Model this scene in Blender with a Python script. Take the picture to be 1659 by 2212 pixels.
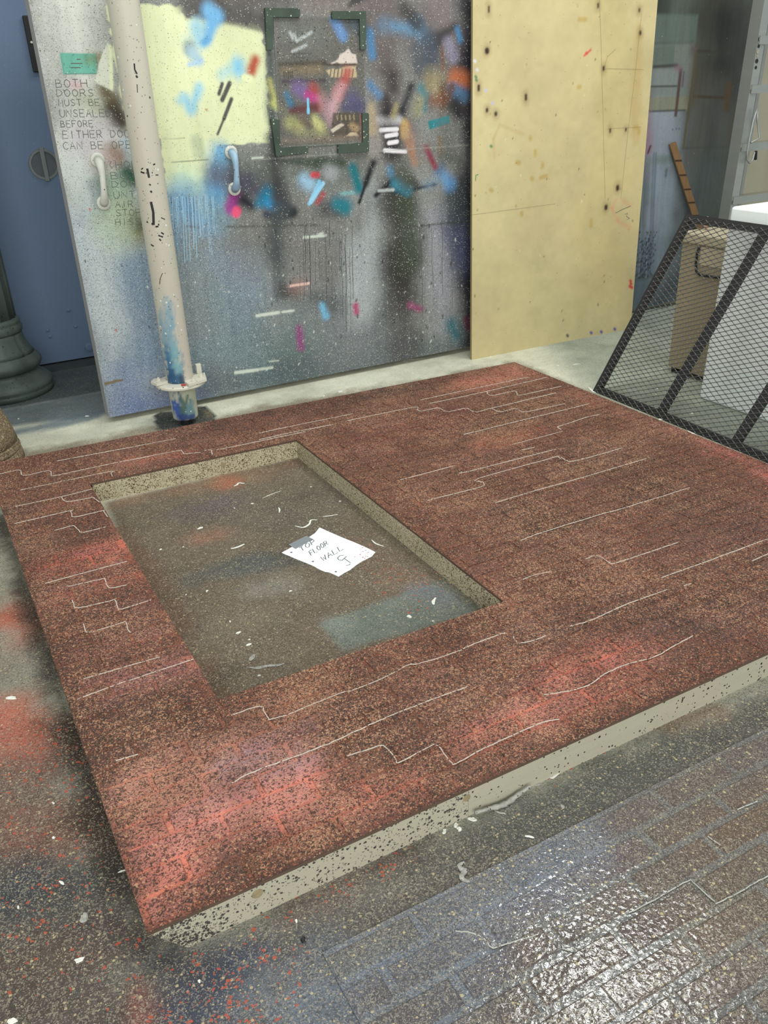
import bpy, bmesh, math, random
import numpy as np
from mathutils import Matrix, Vector
random.seed(7); RNG = np.random.default_rng(11)
for o in list(bpy.data.objects): bpy.data.objects.remove(o)
SC = bpy.context.scene; COL = SC.collection

# ---------------------------------------------------------------- camera, world, light, exposure
CAM_H = 1.5
FPX, YAW, PITCH, ROLL = 1837.3016, 0.479934, -0.4672697, -0.0415549
CX, CY = 829.5, 1106.0
_f = np.array([math.sin(YAW)*math.cos(PITCH), math.cos(YAW)*math.cos(PITCH), math.sin(PITCH)])
_r = np.array([math.cos(YAW), -math.sin(YAW), 0.0]); _u = np.cross(_r, _f)
AX = np.array([math.cos(ROLL)*_r+math.sin(ROLL)*_u, -math.sin(ROLL)*_r+math.cos(ROLL)*_u, _f])
cd = bpy.data.cameras.new('camera'); cam = bpy.data.objects.new('camera', cd); COL.objects.link(cam)
cd.sensor_fit = 'VERTICAL'; cd.sensor_height = 24.0; cd.lens = 24.0*FPX/2212.0; cd.clip_start = 0.02
cam.matrix_world = Matrix(((AX[0][0], AX[1][0], -AX[2][0], 0), (AX[0][1], AX[1][1], -AX[2][1], 0),
                           (AX[0][2], AX[1][2], -AX[2][2], CAM_H), (0, 0, 0, 1)))
SC.camera = cam
w = bpy.data.worlds.new('shop_daylight'); SC.world = w; w.use_nodes = True
w.node_tree.nodes['Background'].inputs[0].default_value = (0.96, 1.0, 0.975, 1)
w.node_tree.nodes['Background'].inputs[1].default_value = 0.70
def area(name, loc, target, size, power, col=(1, 1, 1)):
    l = bpy.data.lights.new(name, 'AREA'); l.shape = 'RECTANGLE'; l.size = size[0]; l.size_y = size[1]; l.energy = power; l.color = col
    o = bpy.data.objects.new(name, l); COL.objects.link(o); o.location = loc
    o.rotation_euler = (Vector(target)-Vector(loc)).to_track_quat('-Z', 'Y').to_euler(); return o
area('skylight', (3.5, 3.25, 5.2), (1.7, 2.0, 0), (.75, .5), 44, (0.97, 1, 0.98))
area('camera_side_fill', (-1.2, -3.6, 2.9), (1.6, 3.2, .5), (5.0, 3.2), 290, (0.98, 1, 0.97))  # broad fill added behind the camera to brighten camera-facing surfaces
area('far_wall_fill', (2.2, 2.3, 4.3), (1.9, 4.3, .7), (3.2, .5), 75, (1, 1, .97))  # unseen overhead fill, added to brighten the door wall and far floor
SC.view_settings.view_transform = 'Standard'; SC.view_settings.look = 'None'
SC.view_settings.exposure = 0.0; SC.view_settings.gamma = 1.0; SC.view_settings.use_curve_mapping = False

# ---------------------------------------------------------------- where things stand (a pixel ray met with a real plane)
def ray(p):
    return np.array([(p[0]-CX)/FPX, -(p[1]-CY)/FPX, 1.0]) @ AX
def fl(p, z=0.0):                       # on a horizontal plane
    d = ray(p); k = (z-CAM_H)/d[2]; return np.array([k*d[0], k*d[1]])
def wl(p, Y):                           # on a plane parallel to the back wall
    d = ray(p); k = Y/d[1]; return np.array([k*d[0], CAM_H+k*d[2]])
def scale_at(f, p):
    a, b, c = f(p), f((p[0]+1, p[1])), f((p[0], p[1]+1))
    return math.sqrt(abs((b-a)[0]*(c-a)[1]-(b-a)[1]*(c-a)[0]))

def lin(c):
    c = np.asarray(c, float)/255.0
    return np.where(c <= 0.04045, c/12.92, ((c+0.055)/1.055)**2.4)
def L4(c): return tuple(lin(c))+(1.0,)

# ---------------------------------------------------------------- paint fields (colour of real sprayed and brushed paint)
def vnoise(P, s, seed):
    rng = np.random.default_rng(seed); T = rng.random((64, 64))
    q = P*s+100.37; i = np.floor(q).astype(int); f = q-i; f = f*f*(3-2*f)
    a = T[i[:, 0] % 64, i[:, 1] % 64]; b = T[(i[:, 0]+1) % 64, i[:, 1] % 64]
    c = T[i[:, 0] % 64, (i[:, 1]+1) % 64]; d = T[(i[:, 0]+1) % 64, (i[:, 1]+1) % 64]
    return (a*(1-f[:, 0])+b*f[:, 0])*(1-f[:, 1])+(c*(1-f[:, 0])+d*f[:, 0])*f[:, 1]
def fbm(P, s, seed): return .45*vnoise(P, s, seed)+.3*vnoise(P, s*2.7, seed+1)+.25*vnoise(P, s*7, seed+2)
def sstep(x): x = np.clip(x, 0, 1); return x*x*(3-2*x)
class Paint:
    def __init__(s, f, base, grain=0.9, rough=0.0, tone=(1.0, 0.0)): s.f = f; s.base = base; s.ops = []; s.grain = grain; s.rough = rough; s.tone = tone
    def cap(s, p, q, r, soft, col, a=1.0, g=None):      # spray or stroke from p to q; r, soft in photo px at that spot
        k = scale_at(s.f, ((p[0]+q[0])/2, (p[1]+q[1])/2)); s.ops.append(('c', s.f(p), s.f(q), r*k, max(soft*k, .002), col, a, g))
    def poly(s, pts, soft, col, a=1.0, g=None, rag=0.0):
        k = scale_at(s.f, pts[0]); s.ops.append(('p', np.array([s.f(p) for p in pts]), max(soft*k, .002), col, a, g, rag*k))
    def eval(s, P):
        n = len(P); C = np.tile(lin(s.base), (n, 1)); G = np.full(n, float(s.grain))
        for op in s.ops:
            if op[0] == 'c':
                _, a, b, r, so, col, al, g = op
                m = r+so; sel = np.where((P[:, 0] > min(a[0], b[0])-m) & (P[:, 0] < max(a[0], b[0])+m) & (P[:, 1] > min(a[1], b[1])-m) & (P[:, 1] < max(a[1], b[1])+m))[0]
                if not len(sel): continue
                Q = P[sel]; d = b-a; L = d@d; t = np.clip(((Q-a)@d)/L, 0, 1) if L > 1e-9 else np.zeros(len(Q))
                dist = np.linalg.norm(Q-a-t[:, None]*d, axis=1)
                if so > .02: dist = dist+(vnoise(Q, 6.0, 3)-.5)*so*.9
                if s.rough and so > .01: dist = dist+(fbm(Q, 9.0, 8)-.5)*so*s.rough*3
                k = sstep((r+so-dist)/(2*so if so < r else so+r))*al
            else:
                _, V, so, col, al, g, rag = op
                m = so+rag; lo = V.min(0)-m; hi = V.max(0)+m
                sel = np.where((P[:, 0] > lo[0]) & (P[:, 0] < hi[0]) & (P[:, 1] > lo[1]) & (P[:, 1] < hi[1]))[0]
                if not len(sel): continue
                Q = P[sel]; ins = np.zeros(len(Q), bool); dm = np.full(len(Q), 9.0)
                for i in range(len(V)):
                    a, b = V[i], V[(i+1) % len(V)]; d = b-a; L = d@d
                    t = np.clip(((Q-a)@d)/max(L, 1e-12), 0, 1); dm = np.minimum(dm, np.linalg.norm(Q-a-t[:, None]*d, axis=1))
                    c = ((a[1] > Q[:, 1]) != (b[1] > Q[:, 1]))
                    with np.errstate(divide='ignore', invalid='ignore'):
                        ins ^= c & (Q[:, 0] < (b[0]-a[0])*(Q[:, 1]-a[1])/(b[1]-a[1])+a[0])
                sd = np.where(ins, dm, -dm)
                if rag: sd = sd+(vnoise(Q, 40.0, 5)-.5)*2*rag
                k = sstep((sd+so)/(2*so))*al
            C[sel] += (lin(col)-C[sel])*k[:, None]
            if g is not None: G[sel] += (g-G[sel])*k
        if s.rough: C *= (1+(fbm(P, 5.0, 21)-.5)*s.rough*1.3)[:, None]
        m = C.mean(1)[:, None]; C = (m+(C-m)*(1-s.tone[1]))*s.tone[0]
        return np.column_stack([C, G])

# ---------------------------------------------------------------- materials
def mat(name):
    m = bpy.data.materials.new(name); m.use_nodes = True
    return m, m.node_tree, m.node_tree.nodes['Principled BSDF']
def N(nt, t, **kw):
    n = nt.nodes.new(t)
    for k, v in kw.items():
        if k.startswith('i_'): n.inputs[int(k[2:])].default_value = v
        else: setattr(n, k, v)
    return n
def mth(nt, op, a, b=None):
    n = N(nt, 'ShaderNodeMath', operation=op)
    for i, v in enumerate((a, b)):
        if v is None: continue
        if isinstance(v, (int, float)): n.inputs[i].default_value = v
        else: nt.links.new(v, n.inputs[i])
    return n.outputs[0]
def mix(nt, fac, a, b, blend='MIX'):
    n = N(nt, 'ShaderNodeMix', data_type='RGBA', blend_type=blend)
    for s, v in ((n.inputs[0], fac), (n.inputs[6], a), (n.inputs[7], b)):
        if isinstance(v, (int, float)): s.default_value = v
        elif isinstance(v, tuple): s.default_value = v
        else: nt.links.new(v, s)
    return n.outputs[2]
def pos(nt, scl=(1, 1, 1)):
    g = N(nt, 'ShaderNodeNewGeometry'); m = N(nt, 'ShaderNodeMapping'); m.inputs['Scale'].default_value = scl
    nt.links.new(g.outputs['Position'], m.inputs['Vector']); return m.outputs[0]
def noise(nt, v, s, det=3.0, rough=.6):
    n = N(nt, 'ShaderNodeTexNoise'); n.inputs['Scale'].default_value = s; n.inputs['Detail'].default_value = det; n.inputs['Roughness'].default_value = rough
    nt.links.new(v, n.inputs['Vector']); return n.outputs['Fac']
def rng_(nt, x, a, b, lo=0.0, hi=1.0):
    n = N(nt, 'ShaderNodeMapRange', interpolation_type='SMOOTHSTEP'); nt.links.new(x, n.inputs[0])
    for i, v in enumerate((a, b, lo, hi)): n.inputs[i+1].default_value = v
    return n.outputs[0]
def cells(nt, v, s):
    n = N(nt, 'ShaderNodeTexVoronoi'); n.inputs['Scale'].default_value = s; nt.links.new(v, n.inputs['Vector'])
    sep = N(nt, 'ShaderNodeSeparateColor'); nt.links.new(n.outputs['Color'], sep.inputs[0]); return n.outputs['Distance'], sep.outputs
def speck(nt, v, s, dens, rad):         # round specks in a share `dens` of the cells
    d, c = cells(nt, v, s); r = mth(nt, 'MULTIPLY', c[1], rad)
    a = mth(nt, 'LESS_THAN', d, r)
    b = mth(nt, 'LESS_THAN', c[0], dens) if isinstance(dens, (int, float)) else mth(nt, 'LESS_THAN', c[0], dens)
    return mth(nt, 'MULTIPLY', a, b)
def bump(nt, b, h, strength, dist=.002):
    n = N(nt, 'ShaderNodeBump'); n.inputs['Strength'].default_value = strength; n.inputs['Distance'].default_value = dist
    nt.links.new(h, n.inputs['Height']); nt.links.new(n.outputs[0], b.inputs['Normal'])
def attr(nt):
    a = N(nt, 'ShaderNodeVertexColor', layer_name='paint'); return a.outputs['Color'], a.outputs['Alpha']
def plain(name, col, rough=.6, metal=0.0, var=.12, vs=18.0, stretch=(1, 1, 1), specks=(), bumps=.15, spec=.35):
    m, nt, b = mat(name); v = pos(nt, stretch); n = noise(nt, v, vs, 5)
    c0 = lin(col); c = mix(nt, n, tuple(np.clip(c0*(1-var*2), 0, 1))+(1,), tuple(np.clip(c0*(1+var*1.6), 0, 1))+(1,))
    p = pos(nt)
    for (sc, dens, rad, cc) in specks: c = mix(nt, speck(nt, p, sc, dens, rad), c, L4(cc))
    nt.links.new(c, b.inputs['Base Color']); b.inputs['Roughness'].default_value = rough; b.inputs['Metallic'].default_value = metal
    b.inputs['Specular IOR Level'].default_value = spec
    if bumps: bump(nt, b, n, bumps, .003)
    return m
def painted(name, specks, rough=.55, fine=.25, fs=120.0, spec=.3, stretch=(1, 1, 1), brush=None):
    """colour from the mesh's own paint layer, plus paint spatter; layer alpha = how much spatter"""
    m, nt, b = mat(name); c, g = attr(nt); v = pos(nt); vs = pos(nt, stretch)
    n1 = noise(nt, vs, fs, 4, .7)
    c = mix(nt, fine, c, mix(nt, n1, (0.0, 0.0, 0.0, 1), (1, 1, 1, 1)), 'SOFT_LIGHT')
    if brush:
        n2 = noise(nt, pos(nt, brush), 30.0, 4, .7); c = mix(nt, .35, c, mix(nt, n2, (0, 0, 0, 1), (1, 1, 1, 1)), 'SOFT_LIGHT')
    for (sc, dens, rad, cc, al) in specks:
        c = mix(nt, mth(nt, 'MULTIPLY', speck(nt, v, sc, mth(nt, 'MULTIPLY', g, dens), rad), al), c, L4(cc))
    nt.links.new(c, b.inputs['Base Color']); b.inputs['Roughness'].default_value = rough; b.inputs['Specular IOR Level'].default_value = spec
    bump(nt, b, n1, .12, .002)
    return m
def mottled(name, sc, rough=.75, wet=False, kind='brick'):
    """brick-face texture paint: granular specks of dark, beige and the layer colour"""
    m, nt, b = mat(name); c, g = attr(nt); v = pos(nt)
    nz = N(nt, 'ShaderNodeTexNoise'); nz.inputs['Scale'].default_value = 90; nt.links.new(v, nz.inputs['Vector'])
    wv = N(nt, 'ShaderNodeVectorMath', operation='MULTIPLY_ADD'); nt.links.new(nz.outputs['Color'], wv.inputs[0]); wv.inputs[1].default_value = (.012, .012, .012); nt.links.new(v, wv.inputs[2]); v2 = wv.outputs[0]
    d, cc = cells(nt, v2, sc); d2, c2 = cells(nt, v2, sc*1.9)
    big = noise(nt, v, 9.0, 3)
    gd = mth(nt, 'MULTIPLY', g, rng_(nt, big, .25, .75, .55, 1.25))
    b2 = noise(nt, v, 3.2, 4, .65); gl = mth(nt, 'MULTIPLY', gd, rng_(nt, b2, .38, .62, .3, 1.2)); gd = mth(nt, 'MULTIPLY', gd, rng_(nt, b2, .38, .62, 1.3, .8)) if kind == 'brick' and not wet else gd
    gl = gl if kind == 'brick' and not wet else gd
    K = {'brick': (.40, .76, .16, .52, .38, .74, .20, .52), 'floor': (.28, .40, .18, .32, .28, .44, .20, .35), 'wet': (.34, .5, .14, .30, .36, .55, .32, .36)}['wet' if wet else kind]
    dark = mth(nt, 'LESS_THAN', cc[0], mth(nt, 'MULTIPLY', gd, K[0])); beige = mth(nt, 'LESS_THAN', cc[1], mth(nt, 'MULTIPLY', gl, K[2]))
    dk2 = mth(nt, 'LESS_THAN', c2[0], mth(nt, 'MULTIPLY', gd, K[4])); lt2 = mth(nt, 'LESS_THAN', c2[1], mth(nt, 'MULTIPLY', gl, K[6]))
    dcol = L4((60, 49, 42)) if kind == 'brick' and not wet else L4((62, 54, 48))
    c = mix(nt, mth(nt, 'MULTIPLY', dark, K[1]), c, dcol)
    c = mix(nt, mth(nt, 'MULTIPLY', beige, K[3]), c, L4((204, 158, 124) if not wet and kind == 'brick' else (176, 164, 138)))
    c = mix(nt, mth(nt, 'MULTIPLY', dk2, K[5]), c, dcol)
    c = mix(nt, mth(nt, 'MULTIPLY', lt2, K[7]), c, L4((204, 160, 126) if not wet and kind == 'brick' else (182, 174, 156)))
    if kind == 'brick' and not wet: c = mix(nt, mth(nt, 'MULTIPLY', mth(nt, 'LESS_THAN', c2[2], mth(nt, 'MULTIPLY', gd, .2)), .55), c, L4((170, 100, 76)))
    if wet: c = mix(nt, mth(nt, 'MULTIPLY', speck(nt, v, 140.0, .14, .5), .8), c, L4((186, 172, 128)))
    if kind == 'floor':
        c = mix(nt, mth(nt, 'MULTIPLY', speck(nt, v, 150.0, mth(nt, 'MULTIPLY', g, .16), .5), .75), c, L4((188, 172, 132)))
        od = N(nt, 'ShaderNodeVertexColor', layer_name='dots'); sepd = N(nt, 'ShaderNodeSeparateColor'); nt.links.new(od.outputs['Color'], sepd.inputs[0])
        c = mix(nt, mth(nt, 'MULTIPLY', speck(nt, v2, 150.0, mth(nt, 'MULTIPLY', sepd.outputs[0], rng_(nt, noise(nt, v, 22.0, 2), .4, .62, .1, 1.3)), .75), .8), c, L4((178, 84, 62)))
    nt.links.new(c, b.inputs['Base Color']); b.inputs['Roughness'].default_value = rough; b.inputs['Specular IOR Level'].default_value = .25
    if wet:
        b.inputs['Roughness'].default_value = .5; b.inputs['Coat Weight'].default_value = .5; b.inputs['Coat Roughness'].default_value = .03; b.inputs['Coat IOR'].default_value = 1.5
        vd = N(nt, 'ShaderNodeTexVoronoi', feature='SMOOTH_F1'); vd.inputs['Scale'].default_value = 85; vd.inputs['Smoothness'].default_value = .25; nt.links.new(v2, vd.inputs['Vector'])
        h = mth(nt, 'ADD', vd.outputs['Distance'], mth(nt, 'MULTIPLY', noise(nt, v, 16.0, 2), 2.2))
        bn = N(nt, 'ShaderNodeBump'); bn.inputs['Strength'].default_value = 1.0; bn.inputs['Distance'].default_value = .0006
        nt.links.new(h, bn.inputs['Height']); nt.links.new(bn.outputs[0], b.inputs['Coat Normal'])
        bump(nt, b, mth(nt, 'MULTIPLY', d, -1.0), .35, .003)
    else:
        bump(nt, b, mth(nt, 'ADD', d, mth(nt, 'MULTIPLY', d2, .5)), .45, .003)
    return m

WHITE_SPK = (214, 218, 206)
M = {}
M['door'] = painted('sprayed_steel_door', [(230, .5, .8, (52, 56, 56), .5), (220, .17, .62, WHITE_SPK, .5), (160, .03, .36, (226, 228, 220), .8), (120, .05, .45, (40, 42, 42), .8)], rough=.42, fine=.2, brush=(1, 1, .07))
M['doorR'] = painted('sprayed_right_door', [(150, .07, .6, (58, 62, 62), .5), (70, .04, .35, WHITE_SPK, .7)], rough=.5, fine=.22, brush=(1, 1, .06))
M['ply'] = painted('painted_plywood', [(150, .03, .5, (110, 96, 62), .5), (40, .02, .12, (70, 58, 40), .9)], rough=.6, fine=.10, fs=30)
M['floor'] = mottled('sprayed_floor', 250, kind='floor')
M['brick'] = mottled('red_texture_paint', 205)
M['wet'] = mottled('wet_blue_brown_paint', 260, wet=True)
M['rail'] = plain('beige_painted_timber', (174, 169, 150), .6, var=.06, vs=14, stretch=(.25, 2.5, 6), specks=[(200, .14, .8, (52, 48, 44)), (95, .07, .42, (36, 34, 36))])
M['railp'] = painted('spattered_beige_rail', [(170, .95, .85, (40, 38, 42), .9), (280, .9, .9, (62, 56, 50), .7), (95, .4, .42, (34, 32, 36), .95)], rough=.6, fine=.18, fs=30, stretch=(.25, 2.5, 6))
M['lining'] = plain('spattered_beige_timber', (186, 177, 150), .65, var=.12, vs=14, stretch=(.5, .5, 4), specks=[(300, .6, .8, (112, 94, 66)), (210, .34, .7, (80, 66, 48))])
M['edge'] = plain('plywood_edge', (92, 74, 62), .8, var=.2)
M['dooredge'] = plain('grey_door_edge', (150, 150, 148), .6, var=.05, specks=[(60, .06, .3, (80, 80, 80))])
M['ivory'] = plain('ivory_pipe_paint', (206, 203, 188), .5, var=.05, vs=9, specks=[(110, .10, .42, (60, 58, 54)), (45, .04, .22, (30, 30, 30))])
M['pipe'] = painted('ivory_and_blue_pipe_paint', [(140, .14, .5, (60, 62, 60), .6), (80, .10, .42, (225, 228, 220), .8), (60, .05, .3, (26, 28, 30), .9)], rough=.45, fine=.12)
M['handle'] = plain('painted_handle_metal', (198, 200, 190), .4, var=.08, specks=[(120, .1, .4, (70, 72, 72))])
M['bracket'] = plain('dark_green_grey_bracket_paint', (66, 80, 68), .5, var=.3, vs=9, specks=[(120, .16, .5, (188, 192, 176)), (70, .06, .4, (210, 212, 196))])
M['blue'] = plain('slate_blue_paint', (98, 117, 143), .5, var=.04, vs=3, specks=[(200, .05, .4, (130, 142, 158))], bumps=.04)
M['black'] = plain('black_metal', (30, 29, 30), .5, var=.1)
M['frame'] = plain('black_powder_coat', (42, 41, 43), .45, var=.12, spec=.5)
M['mesh'] = plain('grey_black_mesh_paint', (84, 83, 84), .4, var=.1, spec=.6, bumps=0)
M['bronze'] = plain('verdigris_bronze', (82, 93, 87), .45, var=.4, vs=7, stretch=(1, 1, .4), specks=[(120, .08, .5, (40, 46, 44))], bumps=.2)
M['stone'] = plain('tan_crackle_column_paint', (120, 104, 82), .8, var=.35, vs=22, stretch=(1, 1, .3), specks=[(230, .4, .8, (70, 54, 45)), (260, .3, .75, (186, 170, 132))], bumps=.6)
M['foam'] = plain('white_foam', (240, 244, 243), .8, var=.02, vs=60, specks=[(60, .04, .3, (170, 178, 180))], bumps=.15)
M['crate'] = plain('beige_crate_paint', (150, 138, 112), .65, var=.1, vs=6, specks=[(80, .06, .4, (110, 96, 70))])
M['cratelid'] = plain('pale_crate_lid', (176, 168, 142), .6, var=.08, vs=8)
M['alu'] = plain('dull_aluminium', (152, 156, 154), .42, metal=.55, var=.06, vs=5, stretch=(1, 1, 8))
M['tread'] = plain('dusty_ladder_tread', (158, 154, 138), .6, metal=.2, var=.1)
M['slat'] = plain('brown_slat_wood', (126, 98, 66), .7, var=.15, stretch=(4, 4, .5))
M['slatmark'] = plain('dark_slat_marking', (62, 44, 32), .7)
M['copper'] = plain('pink_copper_rag', (196, 150, 130), .6, var=.3, vs=40)
M['wall'] = plain('pale_wall_paint', (168, 164, 146), .8, var=.05, vs=3)
M['paper'] = plain('white_notepaper', (242, 246, 246), .7, var=.01, vs=30, bumps=.05)
M['ink'] = plain('grey_marker_ink', (92, 98, 104), .8, bumps=0)
M['red'] = plain('red_paint_drop', (176, 66, 66), .6, bumps=0)
M['tape'] = plain('grey_tape', (134, 139, 144), .45, var=.05)
M['doorink'] = plain('grey_door_lettering', (98, 104, 97), .7, bumps=0)
M['run'] = plain('dark_paint_run', (74, 74, 74), .4, bumps=0); M['bluerun'] = plain('light_blue_paint_run', (150, 188, 212), .4, bumps=0)
M['teal'] = plain('teal_label', (96, 168, 150), .45, var=.1, vs=14, specks=[(120, .1, .4, (200, 205, 195))], bumps=0)
M['chip'] = plain('white_paint_scrap', (226, 226, 216), .7, var=.08, vs=60)
M['rope'] = plain('speckled_grey_tape_curl', (160, 158, 150), .8, var=.35, vs=70, specks=[(220, .3, .6, (70, 66, 62))])
M['line'] = plain('chalky_white_line', (196, 186, 172), .8, var=.25, vs=60, specks=[(210, .30, .75, (120, 86, 72))], bumps=0)
M['wetline'] = plain('chalky_grey_line', (178, 178, 170), .7, var=.25, vs=60, specks=[(210, .35, .75, (110, 104, 98))], bumps=0)
M['pencil'] = plain('pencil_line', (150, 138, 106), .8, bumps=0)

# ---------------------------------------------------------------- object helpers
def tag(o, label=None, cat=None, group=None, kind=None):
    for k, v in (('label', label), ('category', cat), ('group', group), ('kind', kind)):
        if v: o[k] = v
    return o
def empty(name, loc, label, cat, group=None, kind=None):
    o = bpy.data.objects.new(name, None); o.empty_display_size = .1; COL.objects.link(o); o.location = loc
    return tag(o, label, cat, group, kind)
WLOC = {}
def root_of(o): return WLOC.get(o.name, Vector(o.location) if o.parent is None else None)
def obj(name, V, F, m, parent=None, smooth=False, paint=None, origin=None):
    """V in world coordinates; the mesh is stored about its parent's (or its own) base point"""
    me = bpy.data.meshes.new(name); o = bpy.data.objects.new(name, me); COL.objects.link(o)
    V = np.asarray(V, float)
    if parent is not None:
        o.parent = parent; org = np.array(WLOC[parent.name])
    else:
        if origin is None:
            lo, hi = V.min(0), V.max(0); origin = ((lo[0]+hi[0])/2, (lo[1]+hi[1])/2, lo[2])
        o.location = origin; org = np.array(origin)
    WLOC[o.name] = tuple(org)
    me.from_pydata((V-org).tolist(), [], [tuple(f) for f in F])
    me.materials.append(m)
    if paint is not None:
        a = me.color_attributes.new('paint', 'FLOAT_COLOR', 'POINT'); a.data.foreach_set('color', np.asarray(paint, np.float32).ravel())
    if smooth: me.shade_smooth()
    me.update(); return o
def thing(name, loc, label, cat, group=None, kind=None):
    o = empty(name, loc, label, cat, group, kind); WLOC[o.name] = tuple(loc); return o
class MB:
    def __init__(s): s.v = []; s.f = []
    def add(s, V, F):
        n = len(s.v); s.v += [tuple(map(float, p)) for p in V]; s.f += [tuple(i+n for i in f) for f in F]; return s
    def box(s, a, b):
        x0, y0, z0 = a; x1, y1, z1 = b
        return s.hexa([(x0, y0, z0), (x1, y0, z0), (x1, y1, z0), (x0, y1, z0)], [(x0, y0, z1), (x1, y0, z1), (x1, y1, z1), (x0, y1, z1)])
    def hexa(s, lo, hi):
        return s.add(list(lo)+list(hi), [(3, 2, 1, 0), (4, 5, 6, 7), (0, 1, 5, 4), (1, 2, 6, 5), (2, 3, 7, 6), (3, 0, 4, 7)])
    def bbox(s, a, b, c):               # bevelled box
        bm = bmesh.new(); bmesh.ops.create_cube(bm, size=1)
        for v in bm.verts: v.co = Vector([(a[i]+b[i])/2+v.co[i]*(b[i]-a[i]) for i in range(3)])
        bmesh.ops.bevel(bm, geom=bm.edges[:], offset=c, segments=2, affect='EDGES', profile=.5)
        bm.verts.index_update(); s.add([v.co[:] for v in bm.verts], [[v.index for v in f.verts] for f in bm.faces]); bm.free(); return s
    def prism(s, pts, e):               # polygon pts (3-D) pushed along e
        n = len(pts); P = [Vector(p) for p in pts]; e = Vector(e)
        return s.add([p[:] for p in P]+[(p+e)[:] for p in P], [tuple(range(n-1, -1, -1)), tuple(range(n, 2*n))]+[(i, (i+1) % n, n+(i+1) % n, n+i) for i in range(n)])
    def tube(s, pts, r, n=8, caps=True, flat=1.0):
        P = [Vector(p) for p in pts]; m = len(P); R = r if isinstance(r, (list, tuple)) else [r]*m
        up = None; V = []
        for i in range(m):
            t = (P[min(i+1, m-1)]-P[max(i-1, 0)]).normalized()
            if up is None: up = t.orthogonal().normalized() if abs(t.z) > .9 else Vector((0, 0, 1))
            a = (up-t*up.dot(t)).normalized(); b = t.cross(a); up = a
            for k in range(n):
                an = 2*math.pi*k/n; V.append((P[i]+a*(math.cos(an)*R[i]*flat)+b*(math.sin(an)*R[i]))[:])
        F = [(i*n+k, i*n+(k+1) % n, (i+1)*n+(k+1) % n, (i+1)*n+k) for i in range(m-1) for k in range(n)]
        if caps: F += [tuple(range(n-1, -1, -1)), tuple(range((m-1)*n, m*n))]
        return s.add(V, F)
    def lathe(s, c, prof, n=48, rad=None):
        V = []; F = []; m = len(prof)
        for (r, z) in prof:
            for k in range(n):
                an = 2*math.pi*k/n; rr = r*(rad(an, z) if rad else 1); V.append((c[0]+rr*math.cos(an), c[1]+rr*math.sin(an), c[2]+z))
        F = [(i*n+k, i*n+(k+1) % n, (i+1)*n+(k+1) % n, (i+1)*n+k) for i in range(m-1) for k in range(n)]
        F += [tuple(range(n-1, -1, -1)), tuple(range((m-1)*n, m*n))]
        return s.add(V, F)
    def ribbon(s, pts, wdt, nrm, h=.0006):   # thin raised line lying on a surface with normal nrm
        P = [Vector(p) for p in pts]; nrm = Vector(nrm); V = []; m = len(P)
        for i in range(m):
            t = (P[min(i+1, m-1)]-P[max(i-1, 0)])
            t = t.normalized() if t.length > 1e-9 else Vector((1, 0, 0)); b = nrm.cross(t)*(wdt/2)
            V += [(P[i]-b)[:], (P[i]-b*.6+nrm*h)[:], (P[i]+b*.6+nrm*h)[:], (P[i]+b)[:]]
        F = [(4*i+k, 4*i+4+k, 4*i+5+k, 4*i+1+k) for i in range(m-1) for k in range(3)]
        F += [(0, 1, 2, 3), (4*m-1, 4*m-2, 4*m-3, 4*m-4)]
        return s.add(V, F)
    def build(s, name, m, parent=None, **kw): return obj(name, s.v, s.f, m, parent, **kw)
def grid(us, vs):
    U, V = np.meshgrid(us, vs); n, m = len(us), len(vs)
    i = np.arange(n*m).reshape(m, n)
    F = np.stack([i[:-1, :-1], i[:-1, 1:], i[1:, 1:], i[1:, :-1]], -1).reshape(-1, 4)
    return np.column_stack([U.ravel(), V.ravel()]), F
def ar(a, b, st): return np.linspace(a, b, max(2, int(round((b-a)/st))+1))
def smooth_line(pts, step=.012, jit=.0):
    """Catmull-Rom through 2-D points"""
    P = [np.array(p, float) for p in pts]
    if len(P) == 2:
        n = max(2, int(np.linalg.norm(P[1]-P[0])/.06)+1); out = [P[0]+(P[1]-P[0])*k/(n-1) for k in range(n)]
    else:
        out = []; Q = [2*P[0]-P[1]]+P+[2*P[-1]-P[-2]]
        for i in range(1, len(Q)-2):
            L = np.linalg.norm(Q[i+1]-Q[i]); n = max(2, int(L/step)) if L < .15 else max(4, int(L/.05))
            for k in range(n):
                t = k/n; a, b, c, d = Q[i-1:i+3]
                if L > .15: out.append(b+(c-b)*t)
                else: out.append(.5*((2*b)+(-a+c)*t+(2*a-5*b+4*c-d)*t*t+(-a+3*b-3*c+d)*t**3))
        out.append(P[-1])
    return [p+RNG.normal(0, jit, 2) if jit and 0 < i < len(out)-1 else p for i, p in enumerate(out)]

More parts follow.
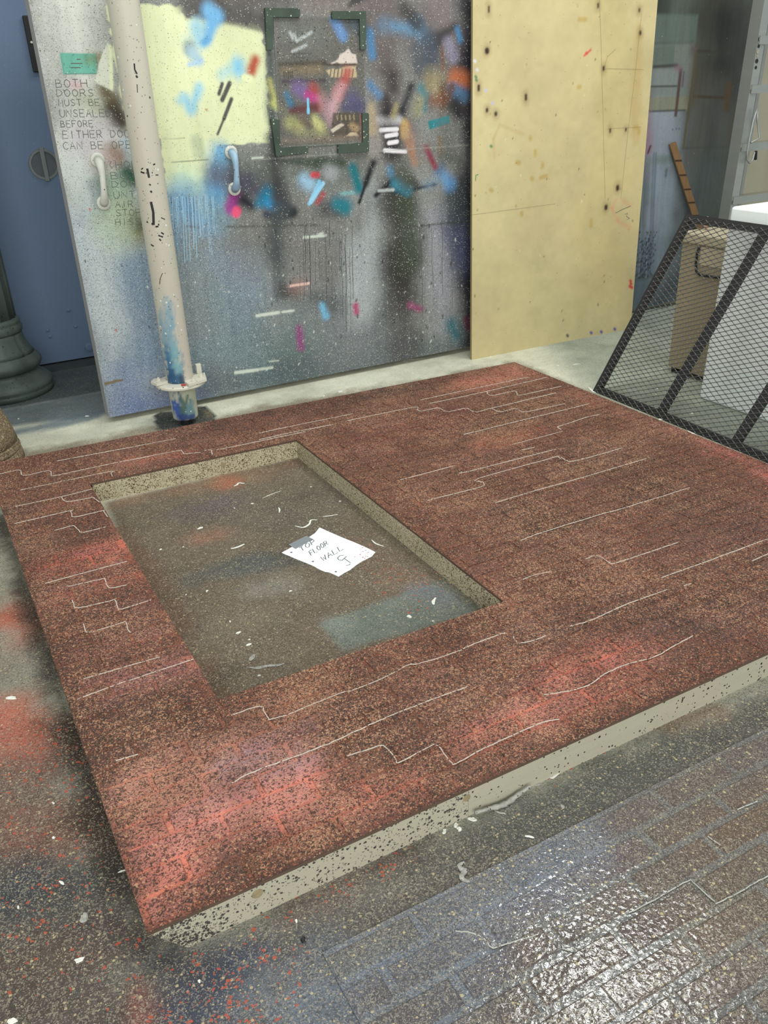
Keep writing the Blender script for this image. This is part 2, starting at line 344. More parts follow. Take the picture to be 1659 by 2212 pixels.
GLY = {'A': [[(0, 0), (.5, 1), (1, 0)], [(.2, .4), (.8, .4)]], 'B': [[(0, 0), (0, 1), (.7, .95), (.8, .75), (.6, .55), (0, .52)], [(.6, .55), (1, .35), (.85, .05), (0, 0)]],
 'C': [[(1, .85), (.6, 1), (.15, .8), (0, .5), (.15, .15), (.6, 0), (1, .15)]], 'D': [[(0, 0), (0, 1), (.6, .9), (1, .5), (.6, .1), (0, 0)]],
 'E': [[(1, 1), (0, 1), (0, 0), (1, 0)], [(0, .52), (.8, .52)]], 'F': [[(1, 1), (0, 1), (0, 0)], [(0, .52), (.75, .52)]], 'H': [[(0, 0), (0, 1)], [(1, 0), (1, 1)], [(0, .5), (1, .5)]],
 'I': [[(.5, 0), (.5, 1)]], 'L': [[(0, 1), (0, 0), (.9, 0)]], 'M': [[(0, 0), (.1, 1), (.5, .3), (.9, 1), (1, 0)]], 'N': [[(0, 0), (0, 1), (1, 0), (1, 1)]],
 'O': [[(.5, 1), (.1, .8), (0, .45), (.2, .08), (.6, 0), (.95, .3), (.95, .7), (.5, 1)]], 'P': [[(0, 0), (0, 1), (.8, .95), (.9, .7), (.7, .5), (0, .45)]],
 'R': [[(0, 0), (0, 1), (.8, .95), (.9, .7), (.7, .5), (0, .45)], [(.45, .47), (1, 0)]], 'S': [[(.95, .88), (.5, 1), (.1, .8), (.3, .55), (.8, .42), (.9, .15), (.5, 0), (.05, .12)]],
 'T': [[(0, 1), (1, 1)], [(.5, 1), (.5, 0)]], 'U': [[(0, 1), (0, .3), (.3, 0), (.7, 0), (1, .3), (1, 1)]], 'W': [[(0, 1), (.25, 0), (.5, .7), (.75, 0), (1, 1)]], '(': [[(.7, 1.1), (.35, .5), (.7, -.1)]], ' ': []}
def letter(mb, text, p0, p1, up, to3, width, nrm):
    p0, p1, up = map(lambda p: np.array(p, float), (p0, p1, up)); n = len(text)
    for i, ch in enumerate(text):
        for st in GLY[ch]:
            pts = [p0+(p1-p0)*((i+.08+.72*x)/n)+up*y for x, y in st]
            mb.ribbon([to3(p) for p in pts], width, nrm, .0005)

# ================================================================ SETTING
# ---- floor
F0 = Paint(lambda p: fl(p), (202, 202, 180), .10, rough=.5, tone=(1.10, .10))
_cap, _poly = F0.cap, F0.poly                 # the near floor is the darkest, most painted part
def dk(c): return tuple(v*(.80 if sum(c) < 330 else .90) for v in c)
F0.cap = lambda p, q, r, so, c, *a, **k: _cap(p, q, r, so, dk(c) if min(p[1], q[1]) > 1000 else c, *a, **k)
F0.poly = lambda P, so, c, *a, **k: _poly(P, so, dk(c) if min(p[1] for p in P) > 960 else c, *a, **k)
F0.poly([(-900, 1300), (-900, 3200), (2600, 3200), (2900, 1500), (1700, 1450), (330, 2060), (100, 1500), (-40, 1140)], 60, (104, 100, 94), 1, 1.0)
F0.poly([(-900, 1000), (-900, 1500), (140, 1560), (0, 1090), (-60, 1010)], 40, (150, 148, 130), 1, .8)
F0.cap((30, 1330), (70, 1350), 46, 60, (186, 92, 66), .9, .7); F0.cap((-20, 1560), (70, 1600), 70, 80, (200, 104, 76), .85, .8)
F0.cap((10, 1450), (40, 1440), 50, 60, (146, 136, 120), .6)
F0.cap((20, 1760), (140, 1790), 70, 80, (150, 98, 78), .8, 1); F0.cap((-10, 1680), (60, 1700), 60, 60, (128, 108, 94), .7, 1)
F0.cap((20, 1930), (220, 1900), 60, 60, (72, 76, 76), .9, .8); F0.cap((60, 1900), (10, 1960), 30, 40, (62, 70, 82), .6)
F0.cap((30, 2080), (240, 2060), 50, 70, (112, 92, 78), .8, 1); F0.cap((60, 2180), (260, 2190), 60, 60, (96, 84, 74), .8, 1)
F0.cap((420, 2100), (560, 2060), 60, 70, (72, 80, 106), .9, .9); F0.cap((330, 2190), (480, 2200), 60, 80, (84, 84, 92), .8, .9)
F0.cap((300, 2130), (300, 2200), 24, 40, (170, 92, 70), .5, 1)
F0.cap((700, 2160), (900, 2100), 60, 90, (112, 124, 140), .85, .9)
F0.cap((620, 1975), (900, 1850), 34, 50, (100, 82, 78), .8, 1); F0.cap((830, 1900), (1010, 1830), 40, 40, (92, 92, 84), .8, 1)
F0.cap((1080, 1800), (1460, 1610), 34, 46, (92, 95, 88), .9, .8); F0.cap((1500, 1590), (1800, 1470), 40, 40, (84, 86, 80), .8, 1)
F0.cap((1440, 1560), (1560, 1530), 16, 26, (150, 120, 96), .7, 1)
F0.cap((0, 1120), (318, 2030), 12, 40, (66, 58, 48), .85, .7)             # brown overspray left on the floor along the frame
F0.cap((150, 1560), (250, 1780), 40, 50, (70, 54, 42), .8, .8)
F0.cap((520, 2140), (690, 2070), 60, 80, (108, 114, 122), .9, .8); F0.cap((640, 2190), (760, 2200), 40, 70, (112, 120, 130), .9, .8)
F0.cap((320, 2080), (430, 2090), 40, 60, (82, 82, 88), .95, .9); F0.cap((200, 1990), (300, 2030), 40, 60, (92, 82, 78), .9, 1); F0.cap((500, 2080), (420, 2180), 40, 60, (70, 80, 104), .6, .9)
# strip between frame and door
F0.cap((60, 985), (1100, 790), 5, 22, (128, 116, 90), .75, 1.0)
F0.poly([(-300, 965), (-300, 800), (240, 740), (300, 880), (240, 893)], 12, (104, 116, 118), 1, .3)
F0.cap((0, 940), (200, 900), 8, 16, (92, 114, 126), .8, .4)
F0.poly([(-300, 945), (-300, 700), (240, 700), (300, 828), (212, 846)], 4, (74, 84, 86), 1, .25)
F0.cap((-40, 893), (214, 846), 1.5, 3, (138, 146, 142), .8)
F0.poly([(330, 899), (352, 888), (372, 890), (425, 876), (448, 880), (470, 905), (440, 950), (352, 948)], 1, (54, 64, 64), 1, .8, rag=2)
F0.cap((446, 886), (452, 900), 4, 5, (120, 108, 76), .7)
# floor seen through the opening
F0.poly([(225, 1086), (650, 985), (1090, 1325), (480, 1560), (380, 1500)], 10, (126, 110, 90), 1, .85)
F0.cap((250, 1090), (640, 1000), 12, 30, (126, 96, 70), .7, 1); F0.cap((480, 1048), (486, 1046), 14, 22, (176, 98, 66), .8)
F0.cap((390, 1110), (480, 1085), 22, 36, (108, 92, 100), .8); F0.cap((420, 1165), (470, 1155), 14, 24, (158, 108, 82), .7)
F0.cap((560, 1110), (760, 1060), 30, 50, (112, 106, 92), .6); F0.cap((520, 1225), (640, 1195), 20, 30, (84, 90, 86), .85, .7)
F0.cap((430, 1250), (560, 1215), 14, 24, (96, 102, 98), .7); F0.cap((560, 1275), (600, 1265), 18, 30, (158, 158, 148), .5, .5)
F0.cap((620, 1120), (780, 1190), 26, 40, (112, 106, 92), .5); F0.cap((770, 1175), (900, 1270), 16, 30, (136, 104, 80), .7, 1)
F0.poly([(690, 1345), (960, 1250), (1050, 1318), (740, 1405)], 4, (112, 121, 112), .95, .6)
F0.cap((900, 1275), (960, 1290), 16, 26, (108, 114, 124), .6); F0.cap((715, 1340), (735, 1352), 10, 20, (140, 150, 142), .4, .5)
F0.cap((260, 1140), (470, 1500), 12, 26, (128, 92, 66), .8, 1); F0.cap((470, 1470), (500, 1455), 22, 26, (88, 72, 56), .8); F0.cap((420, 1400), (560, 1330), 26, 40, (128, 116, 94), .6, 1)
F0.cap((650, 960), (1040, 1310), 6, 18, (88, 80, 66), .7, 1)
# right of the frame
F0.poly([(1120, 700), (1400, 640), (2300, 900), (2300, 1400), (1659, 1010), (1280, 852)], 26, (146, 154, 140), 1, .35)
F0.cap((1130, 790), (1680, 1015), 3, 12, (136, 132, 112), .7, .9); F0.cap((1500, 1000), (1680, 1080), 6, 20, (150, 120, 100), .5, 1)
P2, FF = grid(np.concatenate([ar(-2.5, -1.0, .1)[:-1], ar(-1.0, 5.2, .02), ar(5.2, 8.0, .1)[1:]]), np.concatenate([ar(-1.4, .3, .1)[:-1], ar(.3, 4.5, .016), ar(4.5, 5.75, .03)[1:]]))
FD = Paint(lambda p: fl(p), (0, 0, 0), 1)                                   # where orange paint spattered the floor
for a_, b_, r_, so_, v_ in (((390, 2150), (580, 2060), 60, 90, 175), ((420, 2200), (560, 2200), 40, 70, 180), ((60, 2000), (240, 2080), 70, 80, 120), ((40, 1720), (200, 1880), 70, 80, 110), ((620, 1980), (880, 1850), 16, 40, 130), ((830, 1890), (850, 1860), 10, 20, 190), ((1080, 1690), (1260, 1620), 8, 30, 150), ((770, 1180), (900, 1280), 20, 50, 110), ((60, 1600), (130, 1640), 60, 60, 150)): FD.cap(a_, b_, r_, so_, (v_, v_, v_))
DOTS = FD.eval(P2)
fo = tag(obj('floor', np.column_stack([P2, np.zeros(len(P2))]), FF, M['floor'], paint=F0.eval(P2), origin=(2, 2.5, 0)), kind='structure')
ca = fo.data.color_attributes.new('dots', 'FLOAT_COLOR', 'POINT'); ca.data.foreach_set('color', DOTS.astype(np.float32).ravel())

# ---- back wall behind everything
b = MB(); b.box((-2.5, 5.62, 0), (8.0, 5.75, 2.7)); tag(b.build('wall_back', M['wall']), kind='structure')
b = MB(); b.box((5.06, 4.46, 0), (8.0, 4.56, 2.7)); tag(b.build('wall_right', M['wall']), kind='structure')

# ---- main sliding door with years of overspray
YD = 4.28
D = Paint(lambda p: wl(p, YD), (134, 136, 133), .8, rough=.16)
def dc(p, q, r, soft, *a, **k):                # overspray is feathered: widen every soft edge
    D.cap(p, q, r*(.92 if soft >= 5 else 1), soft*1.45 if soft >= 5 else soft, *a, **k)
dc((150, -20), (215, 340), 80, 60, (206, 208, 200), 1, .28); dc((215, 420), (225, 500), 80, 60, (188, 196, 190), 1, .35)
dc((240, 560), (300, 820), 100, 70, (156, 168, 178), 1, .8); dc((215, 560), (250, 700), 30, 40, (184, 193, 193), .8)
dc((300, 600), (330, 760), 24, 40, (112, 134, 158), .8, .9); dc((290, 880), (420, 860), 40, 50, (112, 126, 164), .9, .9)
dc((480, 640), (560, 800), 110, 90, (122, 140, 146), 1, 1); dc((640, 760), (760, 720), 60, 70, (104, 120, 118), .9, 1); dc((500, 560), (540, 620), 50, 50, (132, 146, 160), .7)
dc((460, 840), (1000, 742), 14, 34, (78, 90, 96), .7, 1)
dc((690, 520), (760, 700), 60, 70, (126, 128, 132), .9, 1)
dc((580, 500), (720, 560), 60, 60, (122, 120, 114), .7, .8)
dc((795, 420), (775, 640), 30, 36, (166, 172, 174), .95, .7); dc((950, 470), (962, 690), 26, 34, (152, 152, 160), .9, .9)
dc((855, 400), (872, 660), 26, 30, (52, 50, 47), .97, .9); dc((880, 440), (890, 560), 14, 26, (66, 74, 58), .8); dc((870, 680), (880, 760), 30, 30, (84, 82, 84), .8, 1)
dc((1006, 20), (1012, 740), 14, 34, (44, 42, 52), .95, .7); dc((985, 500), (1000, 560), 14, 30, (72, 80, 112), .7); dc((980, 430), (990, 450), 20, 30, (60, 68, 70), .8)
# upper part: dark sooty grey
dc((480, -10), (760, 0), 40, 40, (96, 91, 88), 1, .5); dc((660, 10), (760, 15), 16, 26, (132, 124, 116), .7)
dc((830, 40), (850, 250), 40, 44, (98, 90, 88), 1, .5); dc((800, 10), (830, 60), 20, 30, (112, 104, 102), .8)
dc((950, 20), (970, 60), 22, 34, (122, 112, 112), .9, .5); dc((900, 60), (915, 130), 26, 30, (98, 92, 94), .8); dc((940, 160), (960, 240), 30, 36, (108, 98, 92), .8)
dc((600, 340), (980, 330), 26, 30, (122, 120, 114), .85, .7); dc((520, 370), (760, 370), 26, 34, (104, 110, 104), .9, .7)
dc((610, 350), (740, 352), 4, 10, (42, 58, 40), .8, .6)
dc((510, 480), (760, 470), 22, 30, (120, 120, 116), .8, .8)
# pale yellow primer field
D.poly([(232, 15), (330, 10), (395, 12), (398, 34), (470, 42), (560, 56), (574, 110), (578, 200), (582, 308), (520, 312), (468, 314), (460, 350), (452, 424), (360, 424), (345, 300), (275, 285), (262, 200), (243, 100)], 3, (214, 220, 178), 1, .12, rag=5)
D.poly([(400, 14), (575, 56), (575, 72), (480, 48), (400, 40)], 6, (92, 90, 86), .75, .6)
dc((395, 6), (560, 40), 10, 14, (84, 82, 80), .9, .5)
D.poly([(206, 176), (214, 134), (233, 88), (243, 108), (243, 196)], 2, (190, 196, 180), .95, .4, rag=2)
dc((236, 150), (242, 196), 5, 8, (222, 228, 182), .8)
D.poly([(258, 296), (280, 300), (290, 350), (268, 368), (264, 320)], 3, (178, 192, 198), .9, .4)
# label, then the sprays around the lettering
D.poly([(129, 114), (208, 116), (213, 160), (137, 161)], 1.5, (104, 172, 154), 1, .2)
dc((222, 150), (224, 190), 12, 24, (112, 96, 66), .7); dc((190, 130), (215, 122), 8, 18, (120, 118, 72), .7); dc((160, 182), (172, 184), 9, 14, (214, 160, 172), .7)
dc((190, 215), (215, 235), 16, 34, (136, 140, 106), .7); dc((240, 232), (252, 250), 11, 22, (62, 52, 40), .92); dc((236, 205), (246, 215), 8, 18, (86, 76, 52), .8)
dc((180, 290), (225, 282), 18, 34, (176, 166, 178), .6); dc((245, 330), (255, 338), 10, 18, (116, 92, 62), .85); dc((225, 355), (235, 345), 14, 24, (176, 150, 150), .5)
dc((276, 374), (284, 380), 12, 16, (30, 74, 54), .95); dc((240, 400), (246, 420), 10, 26, (124, 156, 124), .6); dc((285, 478), (296, 500), 14, 26, (120, 116, 52), .75); dc((290, 480), (300, 486), 6, 14, (52, 46, 34), .8)
dc((255, 455), (262, 470), 20, 30, (162, 176, 150), .6); dc((240, 480), (250, 510), 20, 30, (172, 190, 160), .5)
dc((226, 190), (240, 215), 14, 16, (96, 84, 54), .85); dc((246, 236), (262, 262), 13, 16, (56, 46, 34), .9); dc((215, 125), (222, 165), 8, 12, (116, 104, 66), .7); D.poly([(205, 178), (214, 134), (232, 90), (243, 108), (244, 197)], 1.5, (204, 208, 192), 1, .3, rag=1)
dc((238, 100), (241, 190), 3, 3, (222, 228, 182), .9); dc((206, 400), (214, 430), 6, 14, (120, 128, 132), .6)
# marks in the yellow field
dc((452, 24), (468, 34), 12, 10, (116, 172, 214), 1, .1); dc((462, 40), (446, 86), 11, 8, (112, 172, 216), 1, .1); dc((425, 60), (432, 92), 12, 12, (150, 196, 214), .9, .1); dc((440, 92), (450, 84), 4, 6, (96, 160, 206), .9)
dc((409, 100), (410, 108), 7, 9, (56, 66, 68), .95, .1); dc((415, 112), (428, 130), 10, 9, (150, 184, 212), .95, .1); dc((408, 140), (436, 132), 4, 4, (166, 196, 222), .9); dc((406, 92), (418, 116), 12, 10, (176, 200, 196), .5)
dc((512, 138), (514, 150), 14, 12, (128, 192, 222), .95, .1); dc((492, 152), (480, 160), 9, 12, (160, 206, 216), .7)
dc((552, 130), (544, 152), 11, 7, (176, 88, 64), 1, .1); dc((528, 168), (540, 170), 7, 3, (222, 228, 182), 1)
dc((400, 214), (412, 236), 14, 8, (146, 196, 214), .95, .1); dc((416, 230), (430, 190), 9, 8, (150, 198, 214), .95, .1); dc((395, 210), (388, 218), 8, 8, (156, 200, 212), .8)
for a, c_, r in (((480, 181), (473, 203), 4), ((496, 180), (480, 216), 5), ((500, 214), (484, 256), 4.2), ((484, 256), (470, 290), 2.6)): dc(a, c_, r, 2, (64, 64, 66), .95, .1)
dc((426, 306), (430, 330), 5, 10, (170, 184, 152), .7); dc((444, 236), (447, 238), 1.4, 1.5, (176, 92, 70), 1)
dc((400, 392), (440, 400), 18, 20, (186, 214, 188), .7)
# blue area and runs below
dc((392, 440), (440, 470), 26, 28, (104, 156, 196), .9, .4); dc((466, 400), (478, 330), 14, 18, (112, 170, 206), .9, .3); dc((470, 410), (462, 428), 18, 16, (96, 162, 206), .95, .2); dc((440, 450), (470, 470), 20, 26, (128, 150, 156), .6)
dc((372, 440), (380, 520), 12, 16, (112, 138, 156), .7)
for i in range(22):
    x = 366+i*4.6+random.uniform(-1.5, 1.5); l = random.uniform(40, 130)
    dc((x, 424), (x+6+l*.03, 424+l), .7, 1.2, random.choice([(150, 190, 214), (140, 180, 206), (84, 92, 98), (176, 200, 210)]), .55)
# smear line of darks, blues and pinks across the middle
dc((470, 380), (520, 400), 16, 22, (92, 88, 100), .8); dc((540, 400), (580, 440), 20, 26, (66, 66, 78), .9, .4)
dc((500, 448), (508, 424), 11, 8, (160, 62, 146), .95, .2); dc((512, 455), (510, 460), 10, 4, (226, 84, 122), 1, .1); dc((528, 432), (542, 444), 15, 9, (36, 36, 44), 1, .2)
dc((562, 440), (582, 412), 11, 12, (26, 120, 152), 1, .2); dc((580, 440), (600, 452), 13, 7, (44, 140, 190), 1, .2); dc((575, 464), (606, 468), 6, 4, (52, 62, 84), .95); dc((610, 462), (632, 460), 9, 7, (34, 38, 42), 1, .2)
dc((600, 400), (604, 440), 10, 16, (52, 56, 62), .85, .3); dc((592, 350), (600, 395), 14, 20, (58, 60, 60), .9, .4)
dc((592, 470), (606, 630), 16, 22, (70, 76, 78), .95, .6); dc((618, 630), (640, 625), 14, 18, (74, 66, 64), .9); dc((642, 616), (650, 616), 16, 20, (170, 140, 132), .7, .5); dc((625, 618), (668, 612), 2.6, 1.6, (226, 190, 178), 1, .1)
dc((680, 640), (720, 660), 10, 26, (84, 90, 92), .8)
dc((655, 388), (668, 398), 11, 12, (150, 190, 218), .9, .2); dc((676, 378), (686, 378), 6, 4, (196, 66, 78), .95); dc((690, 392), (668, 440), 4, 1.5, (132, 190, 222), 1, .1); dc((698, 396), (672, 436), 4.5, 1.5, (150, 204, 232), 1, .1)
dc((698, 420), (686, 438), 4, 5, (190, 70, 80), .8); dc((710, 372), (718, 374), 9, 12, (160, 164, 168), .8, .3)
dc((700, 452), (722, 452), 12, 18, (60, 64, 66), .8); dc((728, 440), (744, 446), 12, 10, (36, 116, 130), 1, .2); dc((738, 418), (766, 416), 4, 3, (120, 168, 170), .9)
dc((762, 362), (776, 406), 9, 7, (28, 112, 122), 1, .2)
dc((806, 352), (790, 396), 8, 5, (34, 34, 40), 1, .2); dc((790, 396), (776, 438), 3.5, 3, (34, 34, 40), 1, .2)
dc((850, 388), (812, 422), 5, 4, (34, 34, 38), 1, .2); dc((850, 410), (872, 416), 6, 5, (30, 30, 36), 1, .2); dc((880, 412), (940, 398), 3, 3.5, (38, 38, 44), .95, .2); dc((890, 392), (900, 400), 7, 10, (44, 44, 48), .9)
dc((842, 366), (846, 374), 7, 8, (66, 130, 170), .8); dc((856, 396), (880, 410), 9, 8, (44, 134, 160), .95, .2); dc((866, 370), (880, 390), 14, 18, (78, 84, 72), .8)
dc((818, 412), (850, 410), 3, 2, (176, 184, 182), .9); dc((960, 380), (968, 392), 13, 12, (92, 140, 186), .95, .2); dc((945, 372), (955, 362), 8, 12, (72, 110, 150), .8); dc((925, 400), (945, 388), 10, 14, (120, 150, 176), .6)
# right third: column of white rungs, oranges, teals, reds
dc((842, 268), (846, 330), 24, 12, (48, 44, 48), .95, .3); dc((818, 258), (862, 258), 7, 6, (190, 188, 190), .9, .2)
for a, c_ in (((822, 281), (858, 279)), ((834, 294), (857, 290)), ((840, 309), (858, 306)), ((831, 325), (876, 328))): dc(a, c_, 4.2, 1.4, (224, 220, 224), 1, .05)
dc((800, 240), (808, 320), 12, 14, (152, 144, 140), .8, .4); dc((802, 230), (804, 280), 6, 10, (178, 160, 122), .7)
dc((836, 215), (836, 240), 13, 14, (40, 36, 40), .95, .3); dc((888, 186), (870, 236), 11, 8, (36, 36, 42), .97, .3); dc((848, 165), (852, 190), 16, 18, (52, 48, 50), .9, .3); dc((856, 226), (850, 250), 5, 6, (168, 158, 112), .7)
dc((800, 184), (818, 204), 10, 8, (82, 126, 168), .9, .3); dc((798, 72), (804, 120), 9, 6, (76, 124, 164), .95, .2); dc((830, 55), (880, 64), 8, 14, (96, 122, 146), .7, .3); dc((900, 50), (912, 80), 8, 10, (92, 132, 160), .8); dc((850, 56), (892, 62), 4, 8, (98, 140, 172), .6)
dc((875, 22), (900, 50), 8, 12, (58, 56, 58), .85); dc((940, 90), (985, 55), 7, 10, (58, 56, 58), .9, .3); dc((925, 90), (930, 140), 10, 14, (70, 78, 92), .85, .3); dc((988, 62), (994, 84), 6, 6, (80, 132, 176), .95, .2); dc((900, 110), (906, 150), 10, 14, (76, 84, 92), .7)
dc((955, 100), (957, 150), 3, 4, (104, 72, 58), .85); dc((970, 92), (980, 120), 7, 10, (146, 142, 168), .6); dc((760, 0), (792, -6), 4, 6, (56, 54, 54), .8); dc((755, 12), (775, 2), 4, 5, (60, 58, 58), .8)
dc((910, 190), (916, 200), 9, 8, (60, 124, 134), .9, .2); dc((922, 205), (918, 236), 5, 5, (64, 122, 128), .8); dc((935, 180), (948, 200), 14, 18, (150, 138, 104), .8, .4); dc((900, 240), (905, 220), 10, 12, (150, 148, 112), .7); dc((958, 190), (958, 230), 5, 9, (84, 60, 48), .8)
D.poly([(924, 262), (970, 249), (972, 266), (928, 280)], 2, (44, 128, 136), 1, .1)
dc((986, 170), (1004, 172), 14, 10, (180, 106, 72), .95, .3); dc((978, 196), (1002, 208), 10, 8, (84, 116, 148), .95, .3); dc((980, 232), (990, 246), 12, 12, (42, 42, 46), .95, .3); dc((935, 220), (950, 214), 10, 12, (118, 70, 52), .7); dc((964, 214), (975, 190), 4, 6, (96, 64, 50), .8)
dc((878, 275), (896, 350), 6, 8, (174, 112, 70), .8, .3); dc((874, 266), (876, 290), 4, 7, (196, 170, 110), .7); dc((890, 300), (892, 330), 5, 6, (186, 120, 76), .7)
dc((920, 320), (940, 360), 6, 5, (128, 44, 64), .95, .2); dc((900, 300), (906, 340), 14, 18, (134, 126, 120), .7); dc((960, 280), (970, 340), 18, 24, (92, 94, 90), .8); dc((950, 300), (952, 330), 5, 8, (116, 92, 60), .7); dc((965, 340), (990, 350), 14, 18, (78, 82, 76), .8)
D.poly([(560, 343), (1012, 312), (1012, 314.5), (560, 346)], 1.4, (160, 160, 152), .5)
dc((820, 330), (878, 333), 1.2, 1.6, (60, 58, 58), .6); dc((372, 350), (450, 345), .8, 1.3, (110, 116, 96), .8); dc((350, 300), (400, 298), .6, 1.2, (150, 156, 124), .7)
dc((490, 490), (690, 486), 1.3, 3, (70, 70, 64), .6); dc((400, 488), (430, 492), 1.2, 3, (84, 88, 88), .6); dc((860, 492), (1008, 478), 1.2, 3, (66, 66, 62), .6)
# beneath the sign brackets
dc((584, 300), (592, 330), 12, 14, (52, 58, 60), .9, .5); dc((585, 120), (588, 260), 10, 10, (72, 80, 74), .9, .6); dc((583, 175), (594, 215), 5, 7, (190, 190, 110), .7); dc((592, 225), (612, 238), 6, 8, (196, 198, 120), .8)
# sign board inside the brackets
D.poly([(590, 34), (785, 40), (790, 305), (604, 318)], 4, (96, 94, 88), .9, .9)
dc((620, 60), (680, 70), 24, 30, (112, 116, 110), .7, .8); dc((720, 44), (740, 80), 9, 6, (96, 132, 178), .95, .3); dc((732, 60), (740, 76), 12, 8, (98, 134, 178), .9); dc((760, 48), (776, 60), 10, 14, (60, 78, 90), .7)
for (a, c_) in (((640, 88), (672, 70)), ((630, 112), (660, 98)), ((625, 70), (632, 84)), ((634, 74), (640, 88))): dc(a, c_, 2, 4, (190, 196, 196), .7)
D.poly([(714, 138), (728, 126), (732, 116), (744, 112), (752, 106), (758, 114), (768, 116), (769, 136)], 2, (206, 194, 184), .95, .1, rag=3)
D.poly([(703, 152), (768, 142), (770, 168), (712, 166)], 2, (190, 174, 140), .9, .1, rag=2); dc((706, 140), (768, 139), 2, 2, (70, 56, 46), .9)
for i in range(7): dc((714+i*8, 150), (712+i*8, 166), 1.2, 1.3, (66, 50, 44), .9)
dc((605, 140), (700, 136), 3, 5, (60, 56, 50), .8); dc((610, 152), (690, 150), 8, 8, (128, 112, 86), .7)
for i in range(5): dc((612+i*4.6, 155), (613+i*4.6, 168), 1.0, 1.2, (54, 48, 44), .9)
for i in range(8): dc((626+i*6, 116), (629+i*6, 116), 1.1, 1.4, (70, 72, 68), .8); dc((626+i*6, 124), (629+i*6, 124), 1.1, 1.4, (70, 72, 68), .8)
dc((610, 176), (700, 174), 3, 4, (70, 60, 66), .8); dc((640, 190), (664, 204), 14, 12, (118, 98, 146), .9, .4); dc((618, 204), (628, 226), 7, 8, (60, 116, 148), .9, .3); dc((676, 194), (690, 226), 10, 10, (160, 70, 60), .9, .3); dc((665, 206), (680, 214), 6, 8, (180, 62, 130), .9)
dc((750, 156), (730, 205), 13, 8, (178, 84, 80), .9, .3); dc((735, 190), (715, 240), 11, 10, (196, 156, 160), .85, .4); dc((700, 220), (716, 260), 12, 14, (172, 140, 146), .7); dc((760, 215), (770, 225), 16, 18, (84, 80, 120), .85, .5); dc((745, 232), (775, 232), 8, 10, (76, 72, 104), .8)
dc((630, 240), (680, 232), 7, 8, (96, 52, 54), .9, .4); dc((664, 214), (665, 244), 2.4, 1.3, (126, 196, 226), 1, .05); dc((665, 236), (665, 243), 3.2, 1.3, (126, 196, 226), 1, .05)
dc((625, 265), (650, 272), 12, 12, (168, 168, 108), .8, .5); dc((680, 262), (692, 276), 9, 9, (196, 196, 130), .85, .4); dc((640, 285), (700, 290), 7, 10, (150, 150, 110), .6); dc((652, 256), (664, 270), 8, 10, (96, 80, 76), .8)
D.poly([(718, 244), (775, 242), (776, 300), (712, 300)], 3, (84, 76, 66), .9, .6); D.poly([(714, 280), (735, 266), (742, 270), (718, 286)], 1.6, (196, 184, 168), .95, .1, rag=1.5); D.poly([(746, 294), (756, 286), (768, 286), (774, 294)], 1.6, (206, 186, 158), .95, .1); dc((760, 272), (768, 278), 6, 5, (176, 150, 110), .8)
for i in range(5): dc((727+i*9, 250), (728+i*9, 258), 1.3, 1.5, (176, 158, 120), .8)
dc((779, 250), (782, 305), 3, 3, (170, 112, 104), .9); dc((610, 304), (770, 298), 4, 6, (128, 116, 104), .7)
# dashes, spots and white spatter lower down
for a, c_, r, al in (((555, 682), (602, 675), 3.4, 1), ((610, 674), (634, 671), 2.6, .95), ((509, 805), (556, 799), 3.6, 1), ((560, 798), (588, 794), 3, .8), ((657, 513), (702, 509), 2.8, .95), ((690, 506), (696, 504), 2.6, .9), ((545, 342), (568, 340), 2, .9), ((582, 781), (602, 779), 1.4, .8)):
    dc(a, c_, r, 1.5, (204, 212, 200), al, .05)
dc((696, 660), (704, 682), 8, 6, (120, 186, 220), .95, .3); dc((768, 660), (770, 674), 6, 5, (176, 60, 110), .9, .5); dc((886, 660), (908, 668), 8, 5, (150, 72, 112), .9, .5); dc((646, 710), (650, 750), 7, 6, (142, 70, 124), .9, .8); dc((975, 700), (985, 724), 16, 16, (28, 104, 116), .9, .8); dc((1008, 690), (1012, 704), 5, 10, (112, 44, 78), .8)
D.poly([(224, 826), (266, 818), (268, 822), (236, 830), (226, 832)], 1.4, (120, 106, 74), .95, .1, rag=1.5)
for i in range(60):
    x = random.uniform(560, 1000); y = random.uniform(470, 740); l = random.choice([2, 3, 4, 5, 7])
    dc((x, y), (x+l*.03, y+l), .9 if l > 8 else 1.6, 1.3, random.choice([(50, 52, 52), (46, 46, 48), (74, 76, 76)]), .8)
for i in range(90):
    x = random.uniform(420, 1000); y = random.uniform(480, 830)
    if y > 870-.14*(x-236)-10: continue
    dc((x, y), (x+random.uniform(-2, 2), y+random.uniform(0, 4)), random.uniform(.5, 1.2), 1.0, (214, 220, 210), .9, .1)
for (x, y) in ((183, 562), (318, 618), (322, 705), (250, 712), (193, 450), (262, 571)): dc((x, y), (x+2, y+4), 1.3, 1.3, random.choice([(190, 60, 60), (40, 40, 42), (215, 220, 215)]), 1)

